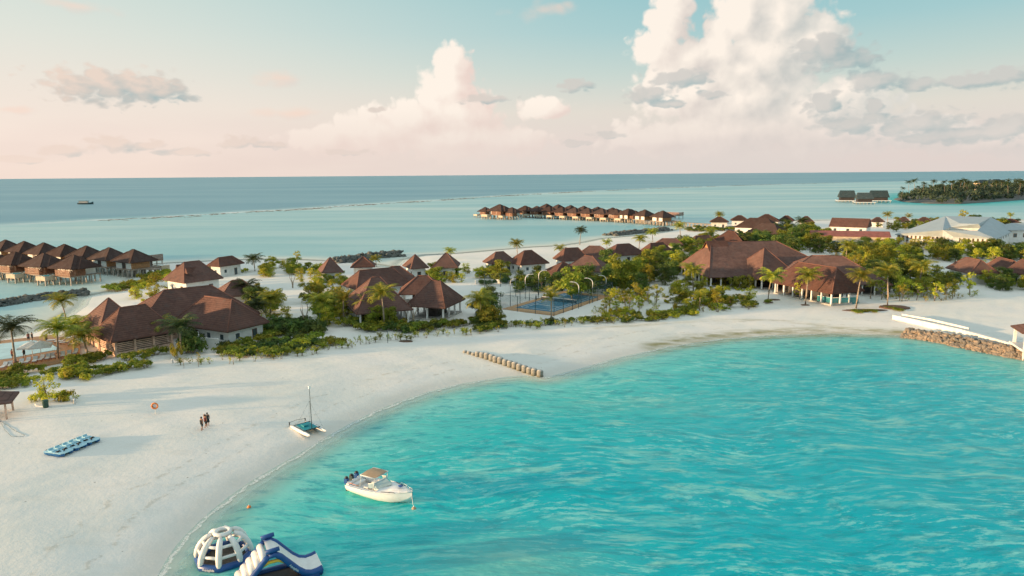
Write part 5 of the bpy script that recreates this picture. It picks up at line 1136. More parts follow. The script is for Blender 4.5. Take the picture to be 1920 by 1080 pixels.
def ln(x0, x1, y0, y1): lm.box(x0, x1, y0, y1, .109, .113)
a2, b2, b3 = a_ * .88, b_ * .86, b_ * .66
for y in (-b2, b2): ln(-a2, a2, y - w_, y + w_)
for y in (-b3, b3): ln(-a2 + .2, a2 - .2, y - w_, y + w_)
for x in (-a2, a2): ln(x - w_, x + w_, -b2 + .1, b2 - .1)
for x in (-a2 * .54, a2 * .54): ln(x - w_, x + w_, -b3 + .1, b3 - .1)
lm.build('court_lines', M['line'], ct)
net = MB(); net.box(-.03, .03, -b2 - .5, b2 + .5, .9, 1.05); nt_ = net.build('net_band', M['white'], ct)
nm_, t, p, out = new_mat('net_mesh'); p.inputs['Base Color'].default_value = (.03, .04, .04, 1)
tr = t.node('ShaderNodeBsdfTransparent'); mx_ = t.node('ShaderNodeMixShader'); mx_.inputs[0].default_value = .35; t.l.new(tr.outputs[0], mx_.inputs[1]); t.l.new(p.outputs[0], mx_.inputs[2]); t.l.new(mx_.outputs[0], out.inputs[0])
MB().box(-.015, .015, -b2 - .5, b2 + .5, .12, .9).build('net', nm_, ct)
for y in (-b2 - .5, b2 + .5): MB().tube([(0, y, .05), (0, y, 1.15)], .05, 6).build('net_post', M['dark_metal'], ct)
fm_, t, p, out = new_mat('chain_link'); p.inputs['Base Color'].default_value = (.05, .12, .12, 1)
tr = t.node('ShaderNodeBsdfTransparent'); mx_ = t.node('ShaderNodeMixShader'); mx_.inputs[0].default_value = .10; t.l.new(tr.outputs[0], mx_.inputs[1]); t.l.new(p.outputs[0], mx_.inputs[2]); t.l.new(mx_.outputs[0], out.inputs[0])
def mesh_fence(corners, h, n_per, label, rails=True):
    o = corners[0].copy(); r = thing('court_fence', o, label, 'fence'); rl = MB()
    for a, b in zip(corners[:-1], corners[1:]):
        d = b - a; L = d.length; n = max(1, round(L / n_per)); T = Matrix.Translation(a - o) @ Matrix.Rotation(math.atan2(d.y, d.x), 4, 'Z')
        for i in range(n): xf(MB().tube([(i * L / n, 0, -.3), (i * L / n, 0, h)], .07, 6), T).build('post', M['dark_metal'], r)
        xf(MB().box(0, L, -.01, .01, .05, h - .05), T).build('mesh_panel', fm_, r)
        rl.tube([T @ Vector((0, 0, h)), T @ Vector((L, 0, h))], .03, 5)
    rl.build('rail', M['dark_metal'], r); return r
k4 = [cx_ + ux * LX * s1 * 1.02 + uy * LY * s2 * 1.03 for s1, s2 in ((-1, 1), (-1, -1), (1, -1), (1, 1), (-1, 1))]
for v in k4: v.z = GZ
mesh_fence(k4, 3.4, 4.0, 'tall thin mesh fence on dark posts around the blue tennis court')
# second, sandy court left of it
ka = [P(909, 570, GZ), P(909, 541, GZ), P(967, 534, GZ), P(967, 562, GZ)]
mesh_fence(ka, 3.6, 4.5, 'teal mesh fence around the sandy court left of the blue tennis court')
# curved lamps
def court_lamp():
    r = thing('court_lamp', (0, 0, 0), 'x', 'lamp post', 'curved white lamps of the courts')
    MB().tube([(0, 0, -.3), (0, 0, 4.2)], .085, 7).build('pole', M['dark_metal'], r)
    pts = [(0, 0, 4.2), (0, 0, 5.6), (.15, 0, 6.2), (.6, 0, 6.7), (1.2, 0, 6.95), (1.9, 0, 7.05)]
    MB().tube(pts, [.09, .10, .10, .09, .08, .07], 8).build('arm', M['white'], r)
    MB().box(1.5, 2.3, -.13, .13, 6.95, 7.05).build('lamp_head', M['white'], r); return r
cl = court_lamp(); first = True
for (tx, ty, bx, by, rz_, lb) in ((955, 522, 957, 556, 0, 'curved white court lamp, leftmost of the left three'), (983, 513, 985, 560, 0, 'curved white court lamp, middle of the left three'), (1010, 506, 1010, 553, 0, 'curved white court lamp, rightmost of the left three'),
                         (1085, 527, 1085, 578, math.pi, 'curved white court lamp, leftmost of the right three'), (1111, 520, 1111, 568, math.pi, 'curved white court lamp, middle of the right three'), (1136, 515, 1136, 558, math.pi, 'curved white court lamp, rightmost of the right three')):
    b = P(bx, by, GZ); h = (by - ty) * b.y / F; 
    if first: cl.location = b; cl.rotation_euler.z = rz_; cl.scale = (h / 7,) * 3; cl['label'] = lb; first = False
    else: copy_tree(cl, b, rz_, h / 7, lb)
# umpire seat / towel cabinets
for (x, y, hh_, lb) in ((1005, 566, 1.7, 'dark folded parasol on the near side of the court, left'), (1020, 560, 1.5, 'dark folded parasol right of the other by the court')):
    b = P(x, y, GZ); r = thing('folded_parasol', b, lb, 'parasol'); MB().tube([(0, 0, -.1), (0, 0, .6)], .03, 6).build('pole', M['dark_metal'], r); MB().lathe([(.10, .5), (.2, .7), (.13, 1.3), (.02, hh_)], 10).build('canopy', M['darkcloth'], r)
# low white wall behind the villas
lw = wallrun([P(892, 531, GZ), P(930, 529, GZ), P(968, 532, GZ)], .8, .25, M['white_wall'], 'garden_wall'); tag(lw, 'low white garden wall behind the sandy court', 'wall')
kr = wallrun([P(865, 612, GZ - .1), P(905, 604, GZ - .1), P(930, 602, GZ - .1)], .4, .3, M['conc'], 'kerb_wall'); tag(kr, 'low concrete kerb on the sand right of the central pavilion', 'kerb')

# --- pool deck, far left
pc = [P(x, y, 1.5) for x, y in ((-60, 700), (60, 689), (150, 672), (150, 640), (100, 628), (-60, 646))]
dko = Vector((pc[0].x, pc[0].y, 0)); pd = quad_sheet('pool_deck', pc, 1.56, M['orange_wood_sun'], None, dko, .6); pd.location = dko; tag(pd, kind='structure')
pw = [P(x, y, 1.56) for x, y in ((-60, 682), (20, 672), (60, 664), (112, 655), (92, 643), (60, 638), (-60, 652))]
pwl = quad_sheet('swimming_pool', pw, 1.6, M['poolpale'], None, dko, .03); pwl.location = dko; tag(pwl, 'pale turquoise swimming pool beside the restaurant deck', 'swimming pool')
def parasol(label):
    r = thing('parasol', (0, 0, 0), label, 'parasol', 'white parasols by the pool'); MB().tube([(0, 0, 0), (0, 0, 2.7)], .05, 6).build('pole', M['white'], r)
    mb = MB(); n = 4; v = [(math.cos(i * math.pi / 2 + .78) * 2.3, math.sin(i * math.pi / 2 + .78) * 2.3, 2.15) for i in range(4)] + [(0, 0, 2.95)]; mb.add(v, [(i, (i + 1) % 4, 4) for i in range(4)]); lo = [(x, y, z - .25) for x, y, z in v[:4]]
    mb.add(v[:4] + lo, [(4, 5, 1, 0), (5, 6, 2, 1), (6, 7, 3, 2), (7, 4, 0, 3)]); mb.build('canopy', M['whitecloth'], r); return r
pr_ = parasol('white square parasol on the pool deck, nearer left one'); pr_.location = P(62, 672, 1.56); pr_.rotation_euler.z = .3
copy_tree(pr_, P(78, 671, 1.56), .5, 1, 'white square parasol on the pool deck, middle one'); copy_tree(pr_, P(137, 645, 1.56), .1, .9, 'white parasol behind the two palms near the restaurant')
def lounger(label):
    r = thing('sun_lounger', (0, 0, 0), label, 'sun lounger', 'sun loungers on the pool deck')
    mb = MB().box(-1, .35, -.33, .33, .28, .34); T = Matrix.Translation((.35, 0, .31)) @ Matrix.Rotation(R(-35), 4, 'Y'); mb.box(0, .75, -.33, .33, -.03, .03, T); mb.build('frame', M['brown_wood'], r)
    mb = MB().box(-.98, .33, -.3, .3, .345, .43); mb.box(0, .74, -.3, .3, .035, .12, T); mb.build('cushion', M['whitecloth'], r)
    for x in (-.85, .25):
        for y in (-.28, .28): MB().box(x - .03, x + .03, y - .03, y + .03, 0, .28).build('leg', M['brown_wood'], r)
    return r
lg = None
for i, (x, y) in enumerate([(8, 690), (20, 688), (40, 684), (52, 681), (66, 679), (78, 676), (90, 674), (100, 672), (118, 669), (130, 667), (142, 664), (100, 641), (114, 643), (124, 645), (140, 648)]):
    b = P(x, y, 1.56); lb = ('sun lounger with pale cushion along the near edge of the pool deck' if y > 660 else 'white sun lounger in the row behind the pool')
    if i == 0: lb = 'sun lounger at the left end of the pool deck row'
    rz_ = R(115) + rnd.uniform(-.15, .15) if y > 660 else R(20)
    if lg is None: lg = lounger(lb); lg.location = b; lg.rotation_euler.z = rz_
    else: copy_tree(lg, b, rz_, 1.0, lb)
def table_(px, py, label):
    b = P(px, py, 1.56); r = thing('deck_table', b, label, 'table'); MB().lathe([(.02, .68), (.45, .7), (.45, .74), (.02, .75)], 12).build('table_top', M['brown_wood'], r); MB().tube([(0, 0, 0), (0, 0, .7)], .05, 6).build('leg', M['brown_wood'], r)
for x, y, l_ in ((30, 687, 'round brown table between loungers near the left palm'), (108, 670, 'round brown table between loungers right of the parasols'), (84, 636, 'round brown table behind the pool by the standing people')): table_(x, y, l_)
# straw torch leaning post seen right at the edge of the deck is part of the hedge palms; bollard lights
def bollard(px, py, label):
    b = G(px, py); o = MB().lathe([(.11, -.1), (.11, .55), (.13, .56), (.13, .72), (.05, .76)], 10).build('bollard_light', M['white'], None, b); tag(o, label, 'bollard light', 'white bollard lights along the beach path')
for x, y, l_ in ((60, 722, 'white bollard light at the hedge foot left of the bedded tree'), (140, 758, 'white bollard light at the right rim of the bedded tree ring'), (58, 754, 'white bollard light at the left rim of the bedded tree ring'),
                 (324, 681, 'white bollard light at the right end of the pool hedge'), (408, 664, 'white bollard light below the white restaurant wing'), (759, 621, 'white bollard light in front of the central pavilion')): bollard(x, y, l_)
def post_lamp(px, py, h, label):
    b = G(px, py); r = thing('path_lamp', b, label, 'lamp post', 'slim dark path lamps'); MB().tube([(0, 0, -.2), (0, 0, h)], .05, 6).build('pole', M['dark_metal'], r); MB().box(-.22, .22, -.09, .09, h - .04, h + .05).build('lamp_head', M['dark_metal'], r)
post_lamp(578, 602, 3.6, 'slim dark lamp post in the middle of the sandy path'); post_lamp(727, 643, 2.2, 'short dark lamp post in the planting line before the pavilion'); post_lamp(601, 614, 2.8, 'slim dark lamp post beside the thicket by the path')
# bin
b = G(86, 764); r = thing('waste_bin', b, 'dark green waste bin at the edge of the ringed bed on the beach', 'bin'); MB().lathe([(.30, 0), (.34, .1), (.36, .85), (.38, .9)], 14).build('body', M['bin'], r); MB().lathe([(.40, .9), (.40, .98), (.2, 1.06)], 14).build('lid', M['bin'], r)
# life ring on its post
b = G(292, 776); r = thing('life_ring_stand', b, 'orange life ring hanging on a short white post on the sand', 'life ring', rz=R(10)); MB().tube([(0, 0, -.2), (0, 0, 1.25)], .045, 6).build('post', M['white'], r)
tp = MB(); nn = 18; mm = 8; v = []; f = []
for i in range(nn):
    for j in range(mm):
        a = i / nn * 6.283; c_ = j / mm * 6.283; v.append(((.36 + .10 * math.cos(c_)) * math.cos(a), .10 * math.sin(c_) - .12, (.36 + .10 * math.cos(c_)) * math.sin(a) + 1.1))
for i in range(nn):
    for j in range(mm): f.append((i * mm + j, ((i + 1) % nn) * mm + j, ((i + 1) % nn) * mm + (j + 1) % mm, i * mm + (j + 1) % mm))
tp.add(v, f, True).build('ring', M['orange'], r)
MB().box(-.32, .32, -.03, .0, .8, 1.4).build('board', M['white'], r)
# hose in the sand at far left
pts = [G(x, y) + Vector((0, 0, .04)) for x, y in ((-10, 786), (10, 795), (28, 808), (46, 816), (44, 819), (22, 819), (10, 808), (2, 794))]
M['rope'] = flat_mat('grey_blue_rope', (.16, .24, .28), .9)
hb = MB().tube([p_ - pts[0] for p_ in pts], .02, 5).build('rope', M['rope'], None, pts[0]); tag(hb, 'thin grey blue rope looped on the sand below the hut corner', 'rope')

# --- people
def person(name, px, py, h, joints, label, cloth, rz=0, z=None, kind='shorts'):
    """joints: dict of body positions in units of standing height, x = facing"""
    b = P(px, py, z) if z is not None else G(px, py)
    r = thing(name, b, label, 'person', rz=rz); K = dict(pel=(0, 0, .52), ch=(0, 0, .72), nk=(0, 0, .84), hd=(.015, 0, .92), hl=(0, .055, .50), hr=(0, -.055, .50), kl=(.04, .06, .27), kr=(-.02, -.06, .27), fl=(.03, .06, .02), fr=(-.08, -.06, .03),
             sl=(0, .105, .81), sr=(0, -.105, .81), el=(.02, .14, .64), er=(-.02, -.14, .64), wl=(.09, .13, .50), wr=(-.02, -.15, .49), tl=(.11, .065, .01), tr_=(0, -.065, .01)); K.update(joints)
    me = bpy.data.meshes.new('body'); names = list(K); idx = {n: i for i, n in enumerate(names)}
    E = [('pel', 'ch'), ('ch', 'nk'), ('nk', 'hd'), ('pel', 'hl'), ('pel', 'hr'), ('hl', 'kl'), ('hr', 'kr'), ('kl', 'fl'), ('kr', 'fr'), ('fl', 'tl'), ('fr', 'tr_'), ('ch', 'sl'), ('ch', 'sr'), ('sl', 'el'), ('sr', 'er'), ('el', 'wl'), ('er', 'wr')]
    me.from_pydata([Vector(K[n]) * h for n in names], [(idx[a], idx[b]) for a, b in E], []); o = bpy.data.objects.new('body', me); link(o, r)
    rad = dict(pel=.085, ch=.09, nk=.035, hd=.062, hl=.055, hr=.055, kl=.035, kr=.035, fl=.022, fr=.022, tl=.018, tr_=.018, sl=.04, sr=.04, el=.026, er=.026, wl=.019, wr=.019)
    md = o.modifiers.new('skin', 'SKIN'); 
    for n, i in idx.items(): sv = me.skin_vertices[0].data[i]; sv.radius = (rad[n] * h,) * 2; sv.use_root = (n == 'pel')
    md2 = o.modifiers.new('sub', 'SUBSURF'); md2.levels = 1; md2.render_levels = 1; me.materials.append(M['skin'])
    pe = Vector(K['pel']) * h; chv = Vector(K['ch']) * h; hd = Vector(K['hd']) * h
    MB().lathe([(.045 * h, -.05 * h), (.062 * h, -.01 * h), (.062 * h, .03 * h), (.042 * h, .06 * h), (.008 * h, .072 * h)], 10, c=hd + Vector((-.014 * h, 0, 0))).build('hair', M['hair'], r)
    tor = [((chv - pe) * t_ + pe, rr) for t_, rr in ((-.1, .105), (.25, .10), (.6, .105), (1.0, .115), (1.25, .085))]
    MB().tube([p_ for p_, _ in tor], [rr * h for _, rr in tor], 10).build('shirt', cloth, r)
    if kind == 'dress': MB().tube([pe + Vector((0, 0, .05 * h)), pe - Vector((0, 0, .08 * h)), pe - Vector((0, 0, .24 * h))], [.105 * h, .12 * h, .15 * h], 10).build('skirt', cloth, r)
    else:
        for s_, a, b2_ in ((1, 'hl', 'kl'), (-1, 'hr', 'kr')): va, vb = Vector(K[a]) * h, Vector(K[b2_]) * h; MB().tube([va + Vector((0, 0, .03 * h)), va.lerp(vb, .45), va.lerp(vb, .85)], [.075 * h, .068 * h, .055 * h], 8).build('shorts', M['darkcloth'], r)
    return r
person('person', 379, 807, 1.75, dict(kl=(.07, .05, .28), fl=(.06, .06, .03), tl=(.14, .06, .02), kr=(-.01, -.05, .27), fr=(-.12, -.05, .06), tr_=(-.05, -.05, .0), el=(.05, .15, .66), wl=(.14, .12, .58)), 'person in dark shirt and shorts walking on the sand, front left of three', M['darkcloth'], R(60))
person('person', 386, 802, 1.72, dict(kl=(.1, .05, .29), fl=(.13, .06, .04), tl=(.2, .06, .02), kr=(-.04, -.05, .27), fr=(-.16, -.05, .05), tr_=(-.1, -.05, .01), el=(.04, .16, .9), wl=(.06, .1, 1.0)), 'person in rust coloured top with raised arm, middle of the three walkers', M['redcloth'], R(70))
person('person', 390, 798, 1.70, {}, 'person in dark dress, right one of the three walkers on the sand', M['darkcloth'], R(110), kind='dress')
for (x, y, z_, cl_, lb) in ((54, 640, 1.56, 'redcloth', 'person standing behind the pool in a rust top, left of two'), (61, 639, 1.56, 'darkcloth', 'person standing behind the pool in dark clothes, right of two'), (24, 673, 1.56, 'redcloth', 'person at the near pool edge left of the parasols'),
                           (46, 670, 1.56, 'darkcloth', 'dark clad person at the pool edge under the parasol'), (88, 643, 1.0, 'redcloth', 'person wading at the right side of the pool')):
    person('person', x, y, 1.7, {}, lb, M[cl_], rnd.random() * 6, z_)

# --- three pedal boats side by side
def pedal_boat(label):
    r = thing('pedal_boat', (0, 0, 0), label, 'pedal boat', 'pedal boats drawn up on the sand'); L = 1.35
    for y in (-.52, .52):
        mb = MB(); sec = []
        for x, w_, zb in ((-L, .24, .10), (-L * .6, .30, .02), (L * .5, .30, .0), (L * .85, .22, .08), (L, .05, .22)): sec.append([(x, y - w_, .36), (x, y - w_ * .75, zb), (x, y + w_ * .75, zb), (x, y + w_, .36)])
        v = [q for s_ in sec for q in s_]; f = [(i * 4 + j, i * 4 + j + 1, i * 4 + 5 + j, i * 4 + 4 + j) for i in range(4) for j in range(3)] + [(3, 2, 1, 0), (16, 17, 18, 19)]; mb.add(v, f, True); mb.build('hull', M['hull_blue'], r)
    mb = MB(); v = [(-L, -.8, .365), (L * .8, -.8, .365), (L, -.5, .365), (L, .5, .365), (L * .8, .8, .365), (-L, .8, .365)]; mb.add(v + [(x, y, .44) for x, y, _ in v], [(6, 7, 8, 9, 10, 11), (5, 4, 3, 2, 1, 0)] + [(i, (i + 1) % 6, (i + 1) % 6 + 6, i + 6) for i in range(6)]); mb.build('deck', M['seat_blue'], r)
    for y in (-.4, .4):
        mb = MB().box(-.75, -.2, y - .27, y + .27, .44, .54); mb.box(-.85, -.74, y - .27, y + .27, .44, .72); mb.build('seat', M['seat_blue'], r)
        MB().box(.15, .5, y - .2, y + .2, .441, .50).build('footwell', M['black'], r)
        mb = MB().tube([(.32, y - .22, .54), (.32, y + .22, .54)], .03, 6); mb.box(.28, .36, y - .03, y + .03, .44, .54); mb.build('pedal', M['black'], r)
    MB().box(.65, .78, -.05, .05, .44, .7).build('steering_lever', M['black'], r)
    mb = MB().tube([(-L - .12, -.35, .28), (-L - .12, .35, .28)], .16, 10); mb.build('paddle_wheel', M['black'], r); return r
b1 = G(112, 851); b3 = G(153, 834); dv = (b3 - b1); rzp = math.atan2(dv.y, dv.x) - math.pi / 2
pb1 = pedal_boat('blue and pale blue pedal boat on the sand, nearest of three'); stepb = dv / 2.0; gap = max(stepb.length, 1.72); du = dv.normalized()
pb1.location = b1; pb1.rotation_euler.z = rzp - .0
copy_tree(pb1, b1 + du * gap, rzp + .03, 1, 'blue and pale blue pedal boat on the sand, middle of three'); copy_tree(pb1, b1 + du * gap * 2, rzp - .03, 1, 'blue and pale blue pedal boat on the sand, farthest of three')

# --- beached catamaran
s0 = G(548, 801); s1 = P(592, 822, .15); hd_ = math.atan2(s1.y - s0.y, s1.x - s0.x); c0 = Vector((-25.1, 80.6, 0)); Lc = (s1 - s0).length
hd_ = R(-47); _q = gz(-25.1, 80.6)
cat = thing('catamaran', (-25.1, 80.6, max(_q, 0) - .05), 'small white catamaran with teal trampoline and bare mast drawn up at the waterline', 'catamaran', rz=hd_); hL = 2.6
for y in (-1.05, 1.05):
    mb = MB(); secs = []
    for x, w_, zb, zt_ in ((-hL, .08, .25, .42), (-hL * .7, .20, .10, .50), (-hL * .2, .23, .02, .54), (hL * .4, .20, .03, .56), (hL * .85, .10, .15, .60), (hL * 1.05, .02, .38, .64)):
        secs.append([(x, y - w_, zt_), (x, y - w_ * .9, (zt_ + zb) / 2), (x, y, zb), (x, y + w_ * .9, (zt_ + zb) / 2), (x, y + w_, zt_)])
    v = [q for s_ in secs for q in s_]; n = 5; f = [(i * n + j, i * n + (j + 1) % n, (i + 1) * n + (j + 1) % n, (i + 1) * n + j) for i in range(len(secs) - 1) for j in range(n)] + [(4, 3, 2, 1, 0), tuple((len(secs) - 1) * n + j for j in range(n))]
    mb.add(v, f, True); mb.build('hull', M['gel'], cat)
    rd_ = MB().box(-hL - .18, -hL + .02, y - .03, y + .03, .05, .75).build('rudder', M['black'], cat)
for x in (-1.4, 1.15): MB().tube([(x, -1.1, .66), (x, 1.1, .66)], .055, 7).build('crossbeam', M['dark_metal'], cat)
MB().box(-1.34, 1.1, -.86, .86, .655, .675).build('trampoline', M['teal'], cat)
MB().box(-.7, .1, -.5, .1, .68, .86).build('folded_sail', M['teal'], cat)
hm = (805 - 713) * c0.y / F * 1.0
MB().tube([(1.15, 0, .68), (1.13, 0, hm * .5), (1.08, 0, hm)], [.05, .045, .03], 8).build('mast', M['dark_metal'], cat)
MB().box(1.0, 1.2, -.10, .10, hm - .05, hm + .3).build('mast_float', M['gel'], cat)
st = MB(); [st.tube([(.9, 0, hm * .72), q], .010, 4) for q in ((-.9, 1.05, .6), (-.9, -1.05, .6), (hL * .95, 1.0, .6), (hL * .95, -1.0, .6))]; st.build('rigging', M['dark_metal'], cat)
MB().tube([(-hL, -1.05, .72), (-hL - .15, 0, .80), (-hL, 1.05, .72)], .025, 6).build('tiller_bar', M['dark_metal'], cat)

# --- motor boat
sA = P(663, 915, 0); sB = P(772, 945, 0); hdg = math.atan2(sB.y - sA.y, sB.x - sA.x); cB = (sA + sB) / 2; Lb = (sB - sA).length
mbt = thing('motor_boat', (cB.x, cB.y, 0), 'white cabin motor boat with tan canopy and three outboards moored in the lagoon', 'motor boat', rz=hdg); S = Lb / 7.2; mbt.scale = (S,) * 3
st_ = [(-3.5, 1.12, .95, .30), (-2.6, 1.20, .98, .24), (-1.2, 1.26, 1.02, .18), (.4, 1.22, 1.12, .14), (1.6, .98, 1.20, .16), (2.6, .56, 1.28, .34), (3.25, .22, 1.34, .66), (3.7, .02, 1.40, 1.05)]
st_ = [(x_, w_ * 1.12, g_ - .14, k_) for x_, w_, g_, k_ in st_]
secs = []
for x, w_, g_, kz in st_:
    kl = -.35 + (kz - .14) * .8; ch = .12 + (kz - .14) * .9
    secs.append([(x, -w_, g_), (x, -w_ * 1.02, g_ * .72), (x, -w_ * .86, ch), (x, 0, kl), (x, w_ * .86, ch), (x, w_ * 1.02, g_ * .72), (x, w_, g_)])
n = 7; v = [q for s_ in secs for q in s_]; f = [(i * n + j, (i + 1) * n + j, (i + 1) * n + j + 1, i * n + j + 1) for i in range(len(secs) - 1) for j in range(n - 1)] + [tuple(range(n))]
MB().add(v, f, True).build('hull', M['gel'], mbt)
rub = MB(); 
for sg in (-1, 1): rub.tube([(x, sg * (w_ + .02), g_) for x, w_, g_, _ in st_], .055, 6)
rub.build('rub_rail', M['white'], mbt)
# foredeck with crown, side decks, cockpit
fd = MB(); xs = [s_ for s_ in st_ if s_[0] >= .4]; rows_ = []
for x, w_, g_, _ in xs: rows_.append([(x, -w_, g_ + .01), (x, -w_ * .62, g_ + .24 * min(1, w_)), (x, 0, g_ + .34 * min(1, w_)), (x, w_ * .62, g_ + .24 * min(1, w_)), (x, w_, g_ + .01)])
v = [q for s_ in rows_ for q in s_]; fd.add(v, [(i * 5 + j, (i + 1) * 5 + j, (i + 1) * 5 + j + 1, i * 5 + j + 1) for i in range(len(xs) - 1) for j in range(4)] + [(4, 3, 2, 1, 0)], True); fd.build('foredeck', M['gel'], mbt)
ck = MB(); iw = .30
for sg in (-1, 1):
    for (x0, w0, g0_, _), (x1, w1, g1_, _) in zip(st_[:3], st_[1:4]): ck.add([(x0, sg * w0, g0_ + .005), (x1, sg * w1, g1_ + .005), (x1, sg * (w1 - iw), g1_ + .03), (x0, sg * (w0 - iw), g0_ + .03), (x1, sg * (w1 - iw), .42), (x0, sg * (w0 - iw), .42)], [(0, 1, 2, 3) if sg < 0 else (3, 2, 1, 0), (3, 2, 4, 5)])
ck.box(-3.5, .4, -.95, .95, .38, .42); ck.box(-3.5, -3.2, -1.1, 1.1, .3, .97); ck.build('cockpit', M['gel'], mbt)
MB().box(-3.15, -2.65, -.8, .8, .42, .80).build('stern_bench', M['vinyl'], mbt); MB().box(-1.5, -1.0, -.85, -.3, .42, .98).build('helm_seat', M['vinyl'], mbt); MB().box(-1.5, -1.0, .3, .85, .42, .98).build('helm_seat', M['vinyl'], mbt)
MB().box(-.2, .35, -.9, -.2, .42, 1.25).build('console', M['gel'], mbt)
ws = MB(); ws.add([(.35, -1.0, 1.18), (1.35, 0, 1.50), (.35, 1.0, 1.18), (-.15, -.92, 1.62), (.55, 0, 1.95), (-.15, .92, 1.62)], [(0, 1, 4, 3), (1, 2, 5, 4)]); ws.add([(.35, -1.0, 1.18), (-.7, -1.1, 1.12), (-.75, -1.02, 1.5), (-.15, -.92, 1.62)], [(0, 1, 2, 3)]); ws.add([(.35, 1.0, 1.18), (-.7, 1.1, 1.12), (-.75, 1.02, 1.5), (-.15, .92, 1.62)], [(3, 2, 1, 0)])
gm = flat_mat('boat_glass', (.34, .46, .48), .08, .08, 2, spec=.8); wso = ws.build('windscreen', gm, mbt)
MB().tube([(-.75, -1.02, 1.5), (-.15, -.92, 1.63), (.55, 0, 1.97), (-.15, .92, 1.63), (-.75, 1.02, 1.5)], .035, 6).build('frame', M['white'], wso)
hat = MB().lathe([(.02, 0), (.24, .0), (.24, .03), (.02, .045)], 16, c=(2.35, 0, 1.54)); hat.build('hatch', M['navy'], mbt)
for sg in (-1, 1):
    wv = [(.95, sg * 1.135, .98), (2.35, sg * .80, 1.10), (2.2, sg * .85, 1.22), (.85, sg * 1.15, 1.12)]; MB().add([(x, y + sg * .03, z) for x, y, z in wv], [(0, 1, 2, 3) if sg < 0 else (3, 2, 1, 0)]).build('cabin_window', M['black'], mbt)
br = MB()
for sg in (-1, 1): br.tube([(x, sg * w_ * .9, g_ + .30) for x, w_, g_, _ in st_[4:]], .02, 5); [br.tube([(x, sg * w_ * .9, g_), (x, sg * w_ * .9, g_ + .30)], .018, 5) for x, w_, g_, _ in st_[4:]]
br.build('bow_rail', M['white'], mbt)
can = thing_c = MB(); cvs = []
for x in (-1.75, -.8, .1): cvs.append([(x, y, 2.32 - .10 * (y / .95) ** 2 - .06 * ((x + .8) / .95) ** 2) for y in (-.98, -.5, 0, .5, .98)])
v = [q for s_ in cvs for q in s_]; f = [(i * 5 + j, (i + 1) * 5 + j, (i + 1) * 5 + j + 1, i * 5 + j + 1) for i in range(2) for j in range(4)]; v2 = [(a, b, c - .05) for a, b, c in v]; can.add(v, f, True); can.add(v2, [t_[::-1] for t_ in f], True); cano = can.build('canopy', M['tan'], mbt)
ed = MB(); ed.tube([(-1.75, -.98, 2.17), (.1, -.98, 2.17), (.1, .98, 2.17), (-1.75, .98, 2.17), (-1.75, -.98, 2.17)], .04, 6); ed.build('edging', M['white'], cano)
for x, y in ((-1.65, -.95), (0, -.95), (0, .95), (-1.65, .95)): MB().tube([(x - .15, y * 1.1, 1.02), (x, y, 2.18)], .028, 6).build('canopy_post', M['white'], mbt)
for y in (-.72, 0, .72):
    ob = MB().box(-4.0, -3.62, y - .16, y + .16, .75, 1.28).build('outboard', M['navy'] if y else M['dark_metal'], mbt); MB().lathe([(.18, 0), (.19, .08), (.12, .18), (.03, .2)], 10, c=(-3.8, y, 1.28)).build('cowling', M['black'], ob); MB().box(-3.88, -3.70, y - .07, y + .07, -.4, .75).build('leg', M['black'], ob); MB().box(-3.62, -3.48, y - .12, y + .12, .7, 1.0).build('bracket', M['white'], ob)
MB().tube([(-3.2, -1.02, 1.05), (-1.9, -1.1, 1.06)], .02, 5).build('grab_rail', M['orange'], mbt)
def buoy(px, py, rad, mat, label):
    b = P(px, py, 0); r = thing('buoy', b, label, 'buoy'); MB().lathe([(.01, -rad), (rad * .8, -rad * .6), (rad, 0), (rad * .8, rad * .6), (.02, rad)], 12).build('float', mat, r); MB().lathe([(.02, rad * .9), (rad * .25, rad), (.02, rad * 1.4)], 8).build('eye', M['white'], r)
buoy(776, 954, .22, M['tan'], 'small pale mooring buoy off the bow of the motor boat'); buoy(467, 951, .2, M['orange'], 'small orange buoy in the shallows above the inflatable dome'); buoy(597, 1071, .2, M['orange'], 'small orange buoy at the end of the inflatable slide')
b = P(776, 954, 0); a = mbt.matrix_basis @ Vector((3.55, 0, 1.3)) if False else Vector((sB.x, sB.y, 1.2)); ml = MB().tube([(0, 0, 0), (b - a) * .5 + Vector((0, 0, -.25)), b - a], .02, 4).build('mooring_line', M['white'], None, a); tag(ml, 'thin mooring line from the motor boat bow to its buoy', 'rope')

# --- inflatable dome
dc = P(421, 1046, 0); dome = thing('inflatable_dome', dc, 'white inflatable climbing dome on an octagonal blue base ring in the shallows', 'inflatable dome', rz=R(12)); RD = 2.02; HD = 2.25; NR = 8
base = MB(); ang = [i * 6.283185 / NR for i in range(NR + 1)]
base.tube([(math.cos(a) * RD * 1.02, math.sin(a) * RD * 1.02, .18) for a in ang], .30, 10, cap=False); base.build('base_ring', M['navy'], dome)
for i in range(NR):
    a = ang[i]; pts = []
    for j in range(8):
        t_ = j / 7; q = R(2 + 68 * t_); pts.append((math.cos(a) * RD * 1.06 * math.cos(q) ** .85, math.sin(a) * RD * 1.06 * math.cos(q) ** .85, .12 + HD * math.sin(q) * .98))
    MB().tube(pts, [.12, .23, .25, .25, .25, .24, .22, .16], 9).build('rib', M['vinyl'], dome)
for zq in (24, 46):
    q = R(zq); rr = RD * 1.04 * math.cos(q) ** .85; z_ = .12 + HD * math.sin(q) * .98; mb = MB()
    for i in range(NR): a0_, a1_ = ang[i], ang[i + 1]; mb.tube([(math.cos(a0_) * rr, math.sin(a0_) * rr, z_), (math.cos(a1_) * rr, math.sin(a1_) * rr, z_)], .13, 8)
    mb.build('cross_band', M['vinyl'], dome)
tor = MB(); rr = .58; zt_ = .12 + HD * .97
